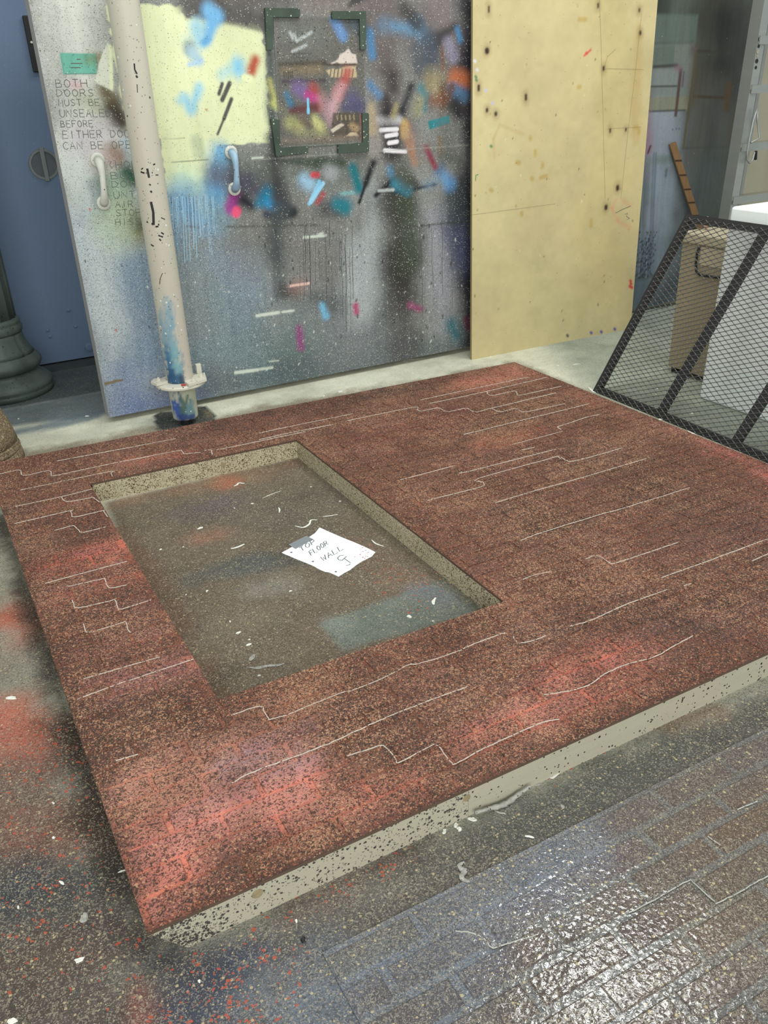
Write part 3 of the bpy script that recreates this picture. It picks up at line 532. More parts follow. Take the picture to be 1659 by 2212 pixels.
DX0, DX1, DZ0, DZ1 = .675, 2.98, .03, 2.56
xs = ar(DX0, DX1, .0048); zs = np.concatenate([ar(DZ0, 1.95, .0048), ar(1.95, DZ1, .06)[1:]])
P2, FF = grid(xs, zs); CF = D.eval(P2)
n0 = len(P2); V = np.column_stack([P2[:, 0], np.full(n0, YD), P2[:, 1]])
door = thing('door_1', (DX0, YD, DZ0), 'wide sliding steel door covered in overspray, pale yellow patch and hand lettering', 'door', kind='structure')
obj('door_face', V, FF, M['door'], door, paint=CF)
b = MB(); b.box((DX0, YD+.001, DZ0), (DX1, YD+.095, DZ1)); b.build('door_edge', M['dooredge'], door)
def p3(p, Y=YD): a = wl(p, Y); return (a[0], Y, a[1])
for i in range(34):                      # thin dried runs
    x = random.uniform(640, 770) if i < 22 else random.uniform(850, 990); y = random.uniform(470, 560); l = random.uniform(40, 190)
    pts = [wl((x+random.uniform(-1, 1)+k*l*.0025, y+l*k/8), YD) for k in range(9)]
    MB().ribbon([(p[0], YD, p[1]) for p in pts], random.uniform(.0015, .003), (0, -1, 0), .0003).build('paint_run', M['run'], door)
for i in range(14):
    x = 372+i*7+random.uniform(-2, 2); l = random.uniform(40, 150); pts = [wl((x+k*l*.006, 425+l*k/6), YD) for k in range(7)]
    MB().ribbon([(p[0], YD, p[1]) for p in pts], random.uniform(.002, .004), (0, -1, 0), .0003).build('paint_run', M['bluerun'], door)
b = MB()
for tx, a, c_, h in (('BOTH', (120, 189), (192, 188), 17), ('DOORS', (122, 208), (206, 208), 15), ('MUST BE', (126, 229), (218, 228), 14), ('UNSEALED', (129, 253), (243, 252), 16), ('BEFORE', (131, 275), (204, 274), 14),
                     ('EITHER DOOR', (135, 299), (298, 296), 16), ('CAN BE OPEN', (136, 323), (302, 320), 16)):
    mb = MB(); letter(mb, tx, a, c_, (-h*.12, -h), lambda p: p3(p), .0032, (0, -1, 0)); mb.build('lettering', M['doorink'], door)
for tx, a, c_, h in (('(HOL', (232, 364), (302, 362), 15), ('BUT', (239, 387), (300, 385), 15), ('DOWN', (241, 405), (316, 403), 14), ('UNTIL', (245, 429), (330, 426), 15), ('AIR W', (249, 448), (318, 446), 13), ('STOP', (250, 467), (308, 465), 14), ('HISS', (249, 487), (306, 485), 14)):
    mb = MB(); letter(mb, tx, a, c_, (-h*.12, -h), lambda p: p3(p), .0032, (0, -1, 0)); mb.build('lettering', M['doorink'], door)
q4 = [p3(p) for p in ((131, 116), (206, 118), (211, 158), (139, 159))]
LQ = [wl(p, YD) for p in ((131, 116), (206, 118), (211, 158), (139, 159))]; UVq, FF = grid(ar(0, 1, 1/24), ar(0, 1, 1/16))
LB_ = np.array([(LQ[0]*(1-u)+LQ[1]*u)*(1-v)+(LQ[3]*(1-u)+LQ[2]*u)*v for u, v in UVq]); lab = obj('label_plate', np.column_stack([LB_[:, 0], np.full(len(LB_), YD-.003), LB_[:, 1]]), FF, M['door'], door, paint=D.eval(LB_))
lab['label'] = 'small teal label above the lettering'
for y, a_, c_ in ((128, 166, 174), (137, 153, 178), (146, 153, 174)): MB().ribbon([p3(p, YD-.0032) for p in ((a_, y), (c_, y))], .004, (0, -1, 0), .0004).build('lettering', M['doorink'], lab)
# sign board and its corner brackets
sg = [(589, 33), (787, 41), (788, 308), (605, 320)]
s0, s1, s2, s3 = [wl(p, YD) for p in sg]
P2, FF = grid(ar(0, 1, 1/110), ar(0, 1, 1/150))
B2 = np.array([(s3*(1-u)+s2*u)*(1-v)+(s0*(1-u)+s1*u)*v for u, v in P2])
sign = obj('sign_board', np.column_stack([B2[:, 0], np.full(len(B2), YD-.006), B2[:, 1]]), FF, M['door'], door, paint=D.eval(B2)); sign['label'] = 'framed notice nearly hidden by layers of spray paint'
MB().prism([(a[0], YD-.0055, a[1]) for a in (s0, s1, s2, s3)], (0, .0045, 0)).build('sign_backing', M['dooredge'], door)
for pts in ([(573, 17), (648, 18), (648, 37), (590, 37), (590, 107), (577, 108)], [(718, 24), (791, 24), (791, 107), (779, 107), (777, 41), (718, 41)],
            [(586, 257), (604, 258), (606, 319), (666, 315), (666, 330), (597, 338)], [(783, 244), (797, 244), (797, 328), (731, 331), (731, 313), (784, 308)]):
    MB().prism([p3(p, YD-.02) for p in pts], (0, .0195, 0)).build('corner_bracket', M['bracket'], door)
M['handleblue'] = plain('blue_oversprayed_handle', (146, 174, 196), .4, var=.15, vs=22, specks=[(120, .1, .4, (70, 72, 72))])
def pull(top, bot, lbl, hm='handle'):
    a, c_ = np.array(p3(top)), np.array(p3(bot)); m = MB()
    pts = [a+(0, -.012, 0), a+(0, -.045, -.012), a+(0, -.058, -.05), (a+c_)/2+(0, -.06, 0), c_+(0, -.058, .05), c_+(0, -.045, .012), c_+(0, -.012, 0)]
    m.tube(pts, [.02, .019, .014, .0125, .014, .019, .02], 10)
    h = m.build('pull_handle', M[hm], door, smooth=True); h['label'] = lbl
    for e in (a, c_):
        k = MB().tube([e+(0, -.001, 0), e+(0, -.012, 0), e+(0, -.016, 0)], [.031, .031, .024], 20); k.build('handle_rose', M['handle'], h)
pull((210, 345), (223, 438), 'white pull handle beside the lettering'); pull((498, 329), (505, 408), 'pull handle splashed with blue paint', 'handleblue')

# ---- right door leaf
YR = 4.39
E_ = Paint(lambda p: wl(p, YR), (84, 88, 82), .6, rough=.16, tone=(.72, .1))
def ec(p, q, r, soft, *a, **k): E_.cap(p, q, r, soft*1.4 if soft >= 5 else soft, *a, **k)
ec((1440, 260), (1420, 640), 44, 40, (150, 166, 182), 1, .4); ec((1390, 300), (1385, 380), 12, 20, (150, 140, 160), .8); ec((1430, 240), (1450, 300), 24, 26, (160, 170, 182), .8)
ec((1400, 540), (1380, 640), 16, 20, (92, 112, 128), .8, 1); ec((1460, 560), (1430, 650), 30, 40, (108, 128, 136), .8, .8); ec((1470, 600), (1420, 655), 16, 24, (70, 84, 92), .8, 1)
ec((1400, -20), (1440, 60), 30, 34, (58, 66, 60), 1, .4); ec((1480, 30), (1500, 70), 24, 34, (98, 110, 102), .8)
D_ = (66, 66, 60)
ec((1540, 20), (1530, 180), 34, 40, (62, 62, 54), .95, .4); ec((1590, 60), (1570, 200), 24, 30, (56, 60, 56), .95, .4); ec((1560, 40), (1548, 220), 10, 18, (36, 42, 38), .8)
ec((1520, 230), (1500, 330), 36, 40, (92, 92, 86), .9, .4); ec((1545, 240), (1525, 420), 12, 20, (58, 62, 60), .85); ec((1560, 260), (1545, 420), 26, 36, (92, 96, 92), .7); ec((1530, 400), (1500, 480), 34, 40, (86, 98, 98), .8, .6)
E_.poly([(1410, 30), (1508, 32), (1502, 92), (1404, 94)], 5, (108, 126, 118), .75); E_.poly([(1402, 97), (1500, 94), (1494, 210), (1398, 208)], 5, (132, 142, 136), .8, .3)
E_.poly([(1414, 100), (1458, 98), (1456, 138), (1412, 138)], 3, (102, 118, 108), .9); ec((1413, 144), (1462, 141), 3, 3, (58, 60, 58), .9)
E_.poly([(1398, 150), (1466, 150), (1463, 186), (1396, 186)], 4, (138, 148, 146), .8); ec((1398, 187), (1462, 186), 1, 2, (60, 66, 68), .9)
E_.poly([(1396, 210), (1492, 207), (1484, 238), (1396, 240)], 2, (140, 142, 118), .9); ec((1396, 241), (1480, 238), 1.2, 2, (66, 74, 66), .9)
E_.poly([(1468, 148), (1474, 148), (1462, 252), (1456, 252)], 1.6, (98, 70, 66), .95); ec((1477, 156), (1474, 186), 2, 2, (92, 72, 104), .8); ec((1462, 145), (1470, 150), 4, 5, (140, 100, 120), .6)
ec((1506, 100), (1476, 320), 2, 4, (92, 84, 52), .9); ec((1496, 104), (1504, 108), 4, 5, (120, 90, 110), .7); ec((1505, 110), (1570, 112), 1.2, 3, (60, 58, 46), .8); ec((1500, 208), (1570, 212), 1.4, 3, (70, 58, 38), .9); ec((1574, 190), (1570, 230), 4, 8, (96, 70, 36), .8); ec((1590, 240), (1580, 300), 5, 8, (92, 80, 50), .6)
ec((1500, 110), (1496, 205), 10, 14, (94, 84, 66), .7); ec((1392, 190), (1398, 320), 6, 14, (168, 120, 140), .5); ec((1405, 316), (1400, 330), 2.2, 1.8, (96, 44, 56), 1); ec((1398, 347), (1470, 341), 4, 6, (120, 140, 136), .8); ec((1440, 366), (1438, 380), 2.4, 3, (84, 110, 116), .9); ec((1480, 320), (1600, 316), 1, 3, (78, 84, 80), .7)
for p in ((1453, 279), (1461, 277), (1467, 277)): ec(p, (p[0], p[1]+2), 1, 1, (60, 62, 66), .9)
ec((1370, 605), (1430, 592), 2.4, 4, (88, 102, 104), .7)
for i in range(16):
    x = random.uniform(1385, 1420); ec((x, 330), (x-12, 600), .5, 1.4, random.choice([(96, 112, 132), (170, 184, 196), (110, 120, 136)]), .5)
for i in range(160):
    x = 1400-random.random()**2*30+random.random()*20; y = random.uniform(500, 600); x -= (y-500)*.1
    ec((x, y), (x, y+1), random.uniform(.6, 1.5), 1.2, (42, 48, 52), .9)
RX0, RX1 = 3.86, 5.1
xs = ar(RX0, RX1, .006); zs = np.concatenate([ar(.03, 1.95, .006), ar(1.95, DZ1, .06)[1:]])
P2, FF = grid(xs, zs)
doorR = thing('door_2', (RX0, YR, .03), 'right sliding door leaf sprayed grey and blue, behind the ladder', 'door', kind='structure')
obj('door_face', np.column_stack([P2[:, 0], np.full(len(P2), YR), P2[:, 1]]), FF, M['doorR'], doorR, paint=E_.eval(P2))
MB().box((RX0, YR+.001, .03), (RX1, YR+.06, DZ1)).build('door_edge', M['dooredge'], doorR)

# ---- blue door in the recess at left
YB = 5.53
blue = thing('door_3', (.1, YB, .02), 'slate blue steel door in the recess behind the lamp post', 'door', kind='structure')
def p5(p, d=0.0): a = wl(p, YB); return (a[0], YB-d, a[1])
MB().box((-1.1, YB, .02), (1.6, YB+.08, 2.6)).build('door_leaf', M['blue'], blue)
MB().box((-1.1, YB-.004, .022), (1.6, YB+.001, .212)).build('kick_plate', M['blue'], blue)
for p in ((103, 713), (108, 727), (163, 705), (190, 750), (148, 670)): MB().tube([p5(p, .0005), p5(p, .007), p5(p, .01)], [.011, .010, .005], 12).build('bolt', M['blue'], blue)
MB().tube([p5((192, 749), .0005), p5((192, 749), .014), p5((192, 749), .016)], [.028, .026, .016], 16).build('bolt', M['blue'], blue)
c0 = np.array(p5((95, 355)))
ring = MB(); R0, R1 = .083, .066; nn = 40; V = []
for k in range(nn):
    a = 2*math.pi*k/nn
    for (r, y) in ((R0, 0), (R0-.002, -.008), (R1+.003, -.008), (R1, .0)): V.append((c0[0]+r*math.cos(a), c0[1]+y-.0005, c0[2]+r*math.sin(a)))
ring.add(V, [(4*k+j, 4*((k+1) % nn)+j, 4*((k+1) % nn)+j+1, 4*k+j+1) for k in range(nn) for j in range(3)])
M['ringm'] = plain('worn_steel_ring', (118, 124, 124), .45, metal=.3); M['dish'] = plain('grey_dished_plate', (86, 92, 98), .6)
rg = ring.build('flush_pull', M['ringm'], blue, smooth=False); rg['label'] = 'round flush ring pull'
MB().tube([c0+(0, -.0006, 0), c0+(0, -.002, 0)], .0665, 32).build('dished_plate', M['dish'], rg)
MB().bbox(tuple(c0+(-.011, -.016, -.09)), tuple(c0+(.013, -.0025, .09)), .003).build('pull_bar', M['ringm'], rg)
a, c_ = p5((62, 34)), p5((80, 156)); hg = MB().bbox((a[0]-.035, YB-.03, c_[2]), (a[0]+.035, YB-.001, a[2]), .004).build('hinge', M['black'], blue)
p = p5((66, 92), .0305); MB().tube([p, (p[0], p[1]-.006, p[2])], .006, 10).build('screw', M['handle'], hg)
tag(MB().box((-1.2, 5.40, 0), (1.7, 5.62, .012)).build('trim_1', plain('door_sill_dark', (58, 64, 66), .7)), kind='structure')

# ================================================================ LARGE THINGS
# ---- plywood sheet leaning on the door
PW = Paint(lambda p: wl(p, 4.2), (194, 180, 136), .5, rough=.22)
def pc(*a, **k): PW.cap(*a, **k)
pc((1040, 300), (1060, 500), 40, 80, (206, 196, 148), .6); pc((1330, 20), (1300, 600), 40, 80, (192, 176, 122), .6); pc((1100, 600), (1250, 690), 60, 80, (190, 180, 134), .6); pc((1380, 60), (1370, 300), 8, 14, (180, 150, 92), .5)
for (x, y, r, rr) in ((1052, 110, 7, 2), (1034, 190, 4, 8), (1052, 238, 4, 3), (1071, 246, 4.5, 2), (1136, 210, 4, 8), (1383, 71, 4, 3), (1304, 148, 4, 4), (1309, 448, 5, 3), (1334, 406, 5, 4), (1292, 12, 3, 6), (1381, 22, 3, 3), (1056, 20, 3, 10), (1352, 280, 2.6, 2), (1318, 282, 2.4, 5)):
    pc((x, y-rr), (x, y+rr), r+5, 6, (140, 116, 76), .38); pc((x, y-rr*.5), (x, y+rr*.5), r*.8, 2.4, (56, 42, 34), 1)
for (x, y, dx, dy) in ((1116, 351, 6, 1), (1172, 354, 0, 6), (1156, 327, 0, 8), (1145, 297, 1, 3), (1168, 384, 12, -4), (1127, 460, 0, 4), (1277, 476, 0, 12), (1249, 188, 4, 0), (1060, 410, 3, 2), (1148, 385, 2, 2), (1380, 280, 0, 8), (1370, 275, 6, 0), (1265, 42, -14, 0)):
    pc((x, y), (x+dx, y+dy), 4, 3, (178, 152, 84), .75)
for (x, y, c) in ((1266, 114, (206, 74, 64)), (1362, 612, (196, 48, 62)), (1364, 620, (196, 48, 62)), (1360, 618, (196, 48, 62)), (1361, 606, (196, 48, 62)), (1027, 165, (48, 120, 80)), (1028, 172, (48, 120, 80)), (1060, 315, (48, 130, 80)), (1025, 131, (214, 214, 220)), (1030, 150, (214, 212, 220)), (1049, 194, (180, 180, 214)), (1063, 222, (180, 180, 214)), (1276, 718, (64, 72, 150)), (1298, 716, (64, 72, 150)), (1225, 724, (60, 60, 70)), (1327, 710, (64, 72, 150))):
    pc((x, y), (x+2, y+2), 2.4, 2, c, .95)
pc((1276, 108), (1262, 120), 2.0, 1.6, (206, 74, 64), .9)
for i in range(46):
    x, y = random.uniform(1020, 1370), random.uniform(5, 700); pc((x, y), (x+random.uniform(-1, 1), y+random.uniform(0, 5)), random.uniform(.5, 1.2), 1.2, random.choice([(76, 62, 48), (60, 52, 44), (140, 110, 60), (222, 214, 180)]), .8)
pc((1080, 270), (1066, 300), 2, 4, (176, 150, 98), .35); pc((1066, 300), (1068, 340), 1.5, 4, (176, 150, 98), .35); pc((1085, 272), (1130, 290), 1.5, 4, (176, 150, 98), .35)
pc((1330, 432), (1322, 450), 3, 5, (206, 140, 108), .4); pc((1322, 450), (1335, 478), 3, 5, (206, 140, 108), .4); pc((1335, 478), (1360, 492), 3, 5, (206, 140, 108), .4); pc((1345, 432), (1362, 445), 3, 5, (206, 140, 108), .35)
BL, BR = np.array([2.781, 4.125]), np.array([4.012, 4.10])
def plyv(u, v):                          # lean back against the door
    z = v*2.44*.998; k = z/2.44*.115; x = BL[0]+(BR[0]-BL[0])*u+z*.03+(-.012 if u < .5 else .0)*z/2; return (x, BL[1]+(BR[1]-BL[1])*u+k, z)
UV, FF = grid(ar(0, 1, .0055), np.concatenate([ar(0, .8, .0026), ar(.8, 1, .05)[1:]]))
V = np.array([plyv(u, v) for u, v in UV])
kk = 4.2/V[:, 1]; PP = np.column_stack([V[:, 0]*kk, CAM_H+(V[:, 2]-CAM_H)*kk])
ply = thing('plywood_sheet', (3.4, 4.12, 0), 'tan painted plywood sheet with dark screw holes leaning on the sprayed door', 'plywood sheet')
obj('board_face', V, FF, M['ply'], ply, paint=PW.eval(PP))
q4 = [plyv(0, 0), plyv(1, 0), plyv(1, 1), plyv(0, 1)]
MB().prism([(a[0], a[1]+.0006, a[2]) for a in q4], (0, .016, 0)).build('board_edge', plain('plywood_edge_tan', (150, 136, 98), .8, stretch=(1, 30, 1)), ply)
def ply_pt(p):
    lo, hi = 4.0, 4.4
    for _ in range(30):
        m = (lo+hi)/2; a = wl(p, m); y = BL[1]+(BR[1]-BL[1])*np.clip((a[0]-BL[0])/1.23, 0, 1)+a[1]/2.44*.115
        if y > m: lo = m
        else: hi = m
    return (a[0], m-.0006, a[1])
for pts in ([(1295, 0), (1298, 80), (1304, 300), (1307, 430)], [(1386, 30), (1372, 160), (1356, 290), (1341, 430)], [(1304, 148), (1390, 150)], [(1302, 160), (1312, 122), (1330, 106)], [(1313, 278), (1385, 274)], [(1020, 464), (1110, 452), (1200, 440)]):
    MB().ribbon([ply_pt(p) for p in pts], .0013, (0, -1, 0), .0004).build('pencil_line', M['pencil'], ply)
MB().ribbon([ply_pt(p) for p in ((1330, 460), (1345, 452), (1362, 445))], .003, (0, -1, 0), .0004).build('pencil_mark', M['doorink'], ply)
MB().ribbon([ply_pt(p) for p in ((1350, 463), (1356, 460), (1353, 467), (1360, 472), (1355, 474))], .003, (0, -1, 0), .0004).build('pencil_mark', M['doorink'], ply)
MB().ribbon([ply_pt(p) for p in ((1027, 391), (1028, 378), (1033, 377))], .004, (0, -1, 0), .0004).build('green_mark', plain('green_marker', (60, 140, 80), .7), ply)

# ---- standpipe
PXC, PYC = 1.012, 4.07
pipe = thing('standpipe', (PXC, PYC, 0), 'ivory painted vertical steel pipe with bolted flange in front of the lettered door', 'pipe')
TH = np.linspace(0, 2*math.pi, 49)[:-1]
def pipe_mesh(name, z0, z1, rlo, rhi, blobs, base, st=.012):
    zs = ar(z0, z1, st); V = []; C = []
    for z in zs:
        r = rlo+(rhi-rlo)*(z-z0)/(z1-z0)
        for t in TH: V.append((PXC+r*math.cos(t), PYC+r*math.sin(t), z))
    V = np.array(V); ang = np.tile(TH, len(zs)); zz = np.repeat(zs, 48)
    C = np.tile(lin(base), (len(V), 1)); G = np.full(len(V), .6)
    for (a, z, ra, rz, col, al) in blobs:
        da = (ang-math.radians(a)+math.pi) % (2*math.pi)-math.pi
        d = np.sqrt((da/math.radians(ra))**2+((zz-z)/rz)**2)+(vnoise(np.column_stack([ang*3, zz*14]), 1.0, 9)-.5)*.7+(vnoise(np.column_stack([ang*9, zz*60]), 1.0, 4)-.5)*.8
        k = sstep((1.25-d)/.6)*al; C += (lin(col)-C)*k[:, None]; G = np.maximum(G, k)
    F = [(i*48+k, i*48+(k+1) % 48, (i+1)*48+(k+1) % 48, (i+1)*48+k) for i in range(len(zs)-1) for k in range(48)]+[tuple(range(47, -1, -1)), tuple(range(len(V)-48, len(V)))]
    return obj(name, V, F, M['pipe'], pipe, smooth=True, paint=np.column_stack([C, G]))
# angle 256 deg faces the camera; smaller = left in view
pipe_mesh('upper_pipe', .222, 2.6, .0655, .0655, [(228, .42, 46, .2, (112, 152, 172), .85), (232, .3, 50, .12, (66, 110, 144), .95), (250, .32, 26, .14, (128, 172, 176), .75), (226, .25, 50, .05, (44, 80, 116), .9), (300, .3, 30, .4, (190, 180, 170), .4), (262, .235, 14, .03, (30, 40, 44), .5), (225, 1.0, 20, .5, (186, 178, 160), .5)], (186, 182, 167))
pipe_mesh('lower_pipe', .03, .2, .062, .067, [(222, .085, 34, .07, (50, 84, 160), .95), (256, .10, 22, .06, (72, 100, 92), .9), (280, .07, 26, .05, (108, 140, 148), .9), (250, .045, 40, .02, (54, 70, 120), .9)], (176, 178, 158), .008)
MB().lathe((PXC, PYC, .2), [(.10, 0), (.118, .002), (.122, .006), (.122, .014), (.118, .020), (.07, .022)], 48).build('flange_ring', M['ivory'], pipe)
for (ang, sp) in ((172, 22), (318, 46)):
    a0, a1 = math.radians(ang-sp), math.radians(ang+sp); am = math.radians(ang)
    pts = [(PXC+.068*math.cos(a0), PYC+.068*math.sin(a0)), (PXC+.13*math.cos(a0), PYC+.13*math.sin(a0)), (PXC+.142*math.cos(am), PYC+.142*math.sin(am)), (PXC+.13*math.cos(a1), PYC+.13*math.sin(a1)), (PXC+.068*math.cos(a1), PYC+.068*math.sin(a1)), (PXC+.068*math.cos(am), PYC+.068*math.sin(am))]
    cl = MB().prism([(x, y, .2222) for x, y in pts], (0, 0, .012)).build('clamp_plate', M['ivory'], pipe)
    for k in ((0,) if sp < 30 else (-26, 14)):
        x, y = PXC+.104*math.cos(am+math.radians(k)), PYC+.104*math.sin(am+math.radians(k)); MB().lathe((x, y, .2345), [(.011, 0), (.011, .009), (.006, .0095), (.006, .016)], 6).build('bolt', M['ivory'], cl)
x, y = PXC+.115*math.cos(math.radians(20)), PYC+.115*math.sin(math.radians(20))
MB().bbox((x-.012, y-.012, .2222), (x+.014, y+.014, .275), .003).build('clamp_lug', M['ivory'], pipe)
MB().lathe((PXC-.004, PYC-.012, 0), [(.03, 0), (.028, .029)], 24).build('pipe_foot', M['black'], pipe)
# scraped black marks on the pipe
for pts, wd in (([(290, 137), (291, 150), (296, 160)], 4), ([(294, 163), (297, 168)], 5), ([(296, 182), (297, 200)], 2), ([(304, 371), (312, 374)], 5), ([(318, 364), (322, 384)], 6), ([(315, 374), (330, 373)], 4), ([(336, 378), (342, 378)], 3), ([(331, 356), (335, 354)], 4), ([(326, 436), (331, 458), (332, 486)], 7), ([(317, 478), (330, 484), (344, 486)], 7), ([(320, 470), (344, 478)], 4), ([(348, 470), (356, 474)], 3), ([(322, 398), (326, 400)], 4), ([(325, 412), (328, 416)], 5), ([(342, 508), (352, 512)], 5), ([(344, 516), (348, 520)], 4), ([(362, 510), (370, 507)], 2), ([(326, 528), (332, 532)], 4), ([(345, 614), (346, 602), (351, 590)], 2), ([(348, 502), (354, 506)], 4), ([(336, 490), (342, 489)], 5), ([(305, 366), (309, 363)], 3), ([(309, 412), (309, 414)], 2), ([(340, 396), (342, 397)], 2)):
    P3 = []
    for p in pts:
        d = ray(p); A = d[0]**2+d[1]**2; B = -2*(d[0]*PXC+d[1]*PYC); Cc = PXC**2+PYC**2-.0656**2; disc = B*B-4*A*Cc
        k = (-B-math.sqrt(max(disc, 0)))/(2*A); P3.append((d[0]*k, d[1]*k, CAM_H+d[2]*k))
    mid = P3[len(P3)//2]; nr = Vector((mid[0]-PXC, mid[1]-PYC, 0)).normalized()
    MB().ribbon(P3, wd*.0016, nr, .0007).build('paint_scrape', M['black'], pipe)
d = ray((383, 818)); MB().bbox((PXC-.022, PYC-.105, .2225), (PXC-.002, PYC-.085, .228), .002).build('red_paint_drop', M['red'], pipe)

# ---- cast lamp post base at far left
lp = thing('lamp_post', (.27, 5.17, 0), 'dark green cast iron lamp post with fluted shaft, standing before the blue door', 'lamp post')
MB().lathe((.27, 5.17, 0), [(.272, 0), (.272, .03), (.268, .034), (.276, .044), (.272, .062), (.256, .078), (.236, .092), (.222, .104), (.206, .122), (.202, .130)], 64).build('plinth', M['bronze'], lp, smooth=True)
MB().lathe((.27, 5.17, .130), [(.205, 0), (.226, .012), (.238, .034), (.236, .054), (.222, .072), (.215, .078), (.211, .088)], 64).build('torus_moulding', M['bronze'], lp, smooth=True)
MB().lathe((.27, 5.17, .218), [(.208, 0), (.196, .022), (.184, .045), (.174, .07), (.168, .1), (.165, .12)], 96, rad=lambda a, z: 1-.035*max(0, math.cos(8*a))**8).build('bell', M['bronze'], lp, smooth=True)
MB().lathe((.27, 5.17, .338), [(.168, 0), (.174, .01), (.175, .03), (.170, .042), (.166, .048), (.170, .056), (.168, .066), (.158, .078)], 64).build('collar', M['bronze'], lp, smooth=True)
MB().lathe((.27, 5.17, .416), [(.154, 0), (.153, .2), (.150, 1.2), (.146, 2.2)], 192, rad=lambda a, z: 1-.045*abs(math.sin(8*a))**.6).build('fluted_shaft', M['bronze'], lp, smooth=True)

# ---- textured column base, lower left
cb = thing('column_base', (-.03, 4.1, 0), 'tan crackle-textured column base beside the far left corner of the brick panel', 'column base')
MB().lathe((-.03, 4.1, 0), [(.264, 0), (.262, .03), (.256, .055)], 64).build('foot', M['stone'], cb, smooth=True)
MB().lathe((-.03, 4.1, .055), [(.250, 0), (.258, .006), (.258, .014), (.250, .02), (.252, .028), (.252, .034), (.246, .04)], 64).build('moulding', M['stone'], cb, smooth=True)
MB().lathe((-.03, 4.1, .095), [(.250, 0), (.243, .036), (.236, .07), (.226, .1), (.217, .125), (.209, .145), (.20, .165), (.19, .19), (.184, .25), (.180, .32)], 64).build('flare', M['stone'], cb, smooth=True)
# ---- big brick-textured flat lying on the floor, with a window opening
T = .08745
fz = lambda p: fl(p, T)
def warp(u, v):
    x = .075-.007*v+u*(2.71+.007*v)/2.71; yf = 3.823-.04*(x-.057); return x, 1.18+v*(yf-1.18)/2.62
U1, V1 = 2.71, 2.62; OU0, OU1, OV0, OV1 = .342, 1.238, .587, 2.17
B_ = Paint(fz, (112, 72, 54), .95, rough=.9, tone=(1.0, .24))
def bc(p, q, r, so, col, *a): B_.cap(p, q, r, so, tuple(c*.78 for c in col) if sum(col) < 300 else tuple(c*1.04 for c in col), *a)
bc((320, 1960), (420, 1830), 70, 80, (204, 110, 86), .95, .5); bc((400, 1800), (640, 1700), 70, 80, (188, 108, 90), .9, .42); bc((340, 1700), (520, 1640), 40, 60, (164, 104, 84), .8, .6); bc((600, 1800), (860, 1700), 20, 44, (178, 100, 78), .7, .8)
bc((470, 1680), (660, 1600), 30, 50, (150, 100, 90), .8, .6); bc((330, 1700), (460, 1640), 30, 50, (158, 102, 80), .8, .8); bc((240, 1580), (330, 1540), 40, 50, (112, 86, 66), .7, 1); bc((230, 1480), (400, 1430), 24, 36, (156, 96, 84), .8, .7)
bc((480, 1655), (560, 1632), 9, 12, (138, 104, 106), .8, .3); bc((400, 1710), (470, 1690), 9, 12, (138, 104, 106), .6, .4); bc((470, 1790), (560, 1750), 9, 14, (168, 112, 108), .6, .4); bc((600, 1665), (680, 1640), 8, 14, (140, 108, 108), .6, .4)
bc((800, 1600), (1000, 1530), 40, 60, (126, 90, 66), .7, 1); bc((700, 1560), (760, 1530), 24, 40, (104, 78, 70), .7, 1); bc((560, 1560), (640, 1530), 24, 40, (146, 96, 68), .6, 1)
bc((1240, 1450), (1340, 1420), 40, 60, (190, 98, 76), .9, .85); bc((1180, 1520), (1400, 1450), 24, 50, (168, 92, 72), .7, .9); bc((1000, 1600), (1160, 1540), 24, 44, (180, 98, 76), .75, .85); bc((1300, 1400), (1312, 1420), 12, 22, (214, 112, 90), .8, .4)
bc((1180, 1380), (1400, 1310), 36, 50, (98, 74, 62), .7, 1); bc((1500, 1360), (1700, 1280), 40, 60, (110, 80, 72), .8, .9); bc((1560, 1180), (1700, 1140), 50, 70, (124, 88, 80), .7, .9); bc((1400, 1080), (1700, 1060), 40, 60, (140, 84, 68), .7, 1)
bc((1000, 1300), (1250, 1240), 40, 70, (140, 88, 66), .7, 1); bc((1080, 1150), (1200, 1110), 30, 60, (116, 80, 64), .7, 1); bc((860, 1130), (1000, 1180), 40, 60, (138, 84, 62), .7, 1)
bc((1320, 990), (1500, 1100), 50, 70, (106, 80, 62), .7, 1); bc((1430, 900), (1700, 1030), 12, 30, (186, 92, 78), .85, .8); bc((1250, 850), (1360, 900), 8, 20, (150, 84, 70), .7, .9)
bc((1020, 830), (1170, 800), 14, 26, (176, 96, 68), .9, .8); bc((1080, 800), (1110, 790), 8, 16, (176, 100, 76), .8); bc((1000, 920), (1180, 900), 20, 40, (112, 82, 60), .7, 1); bc((1040, 960), (1160, 930), 10, 24, (160, 88, 58), .8, .9)
bc((780, 950), (980, 900), 24, 40, (140, 72, 58), .8, .9); bc((560, 895), (900, 830), 10, 26, (92, 76, 66), .8, 1); bc((320, 945), (540, 905), 8, 26, (100, 76, 64), .8, 1); bc((100, 990), (400, 930), 4, 20, (118, 72, 60), .8, 1)
bc((280, 995), (390, 980), 6, 14, (178, 92, 68), .8, .8); bc((20, 1010), (180, 1000), 8, 20, (148, 84, 66), .7, .9); bc((30, 1110), (230, 1060), 24, 30, (98, 76, 60), .8, 1); bc((90, 1100), (150, 1085), 8, 14, (160, 86, 62), .7)
bc((60, 1180), (200, 1150), 16, 24, (122, 94, 70), .7, 1); bc((90, 1230), (270, 1180), 20, 28, (176, 86, 62), .9, .8); bc((110, 1300), (300, 1240), 16, 26, (156, 82, 64), .8, .85); bc((160, 1350), (330, 1300), 16, 26, (124, 76, 62), .7, 1); bc((280, 1355), (320, 1345), 12, 16, (92, 74, 58), .7, 1); bc((170, 1420), (330, 1370), 14, 24, (160, 92, 74), .8, .8)
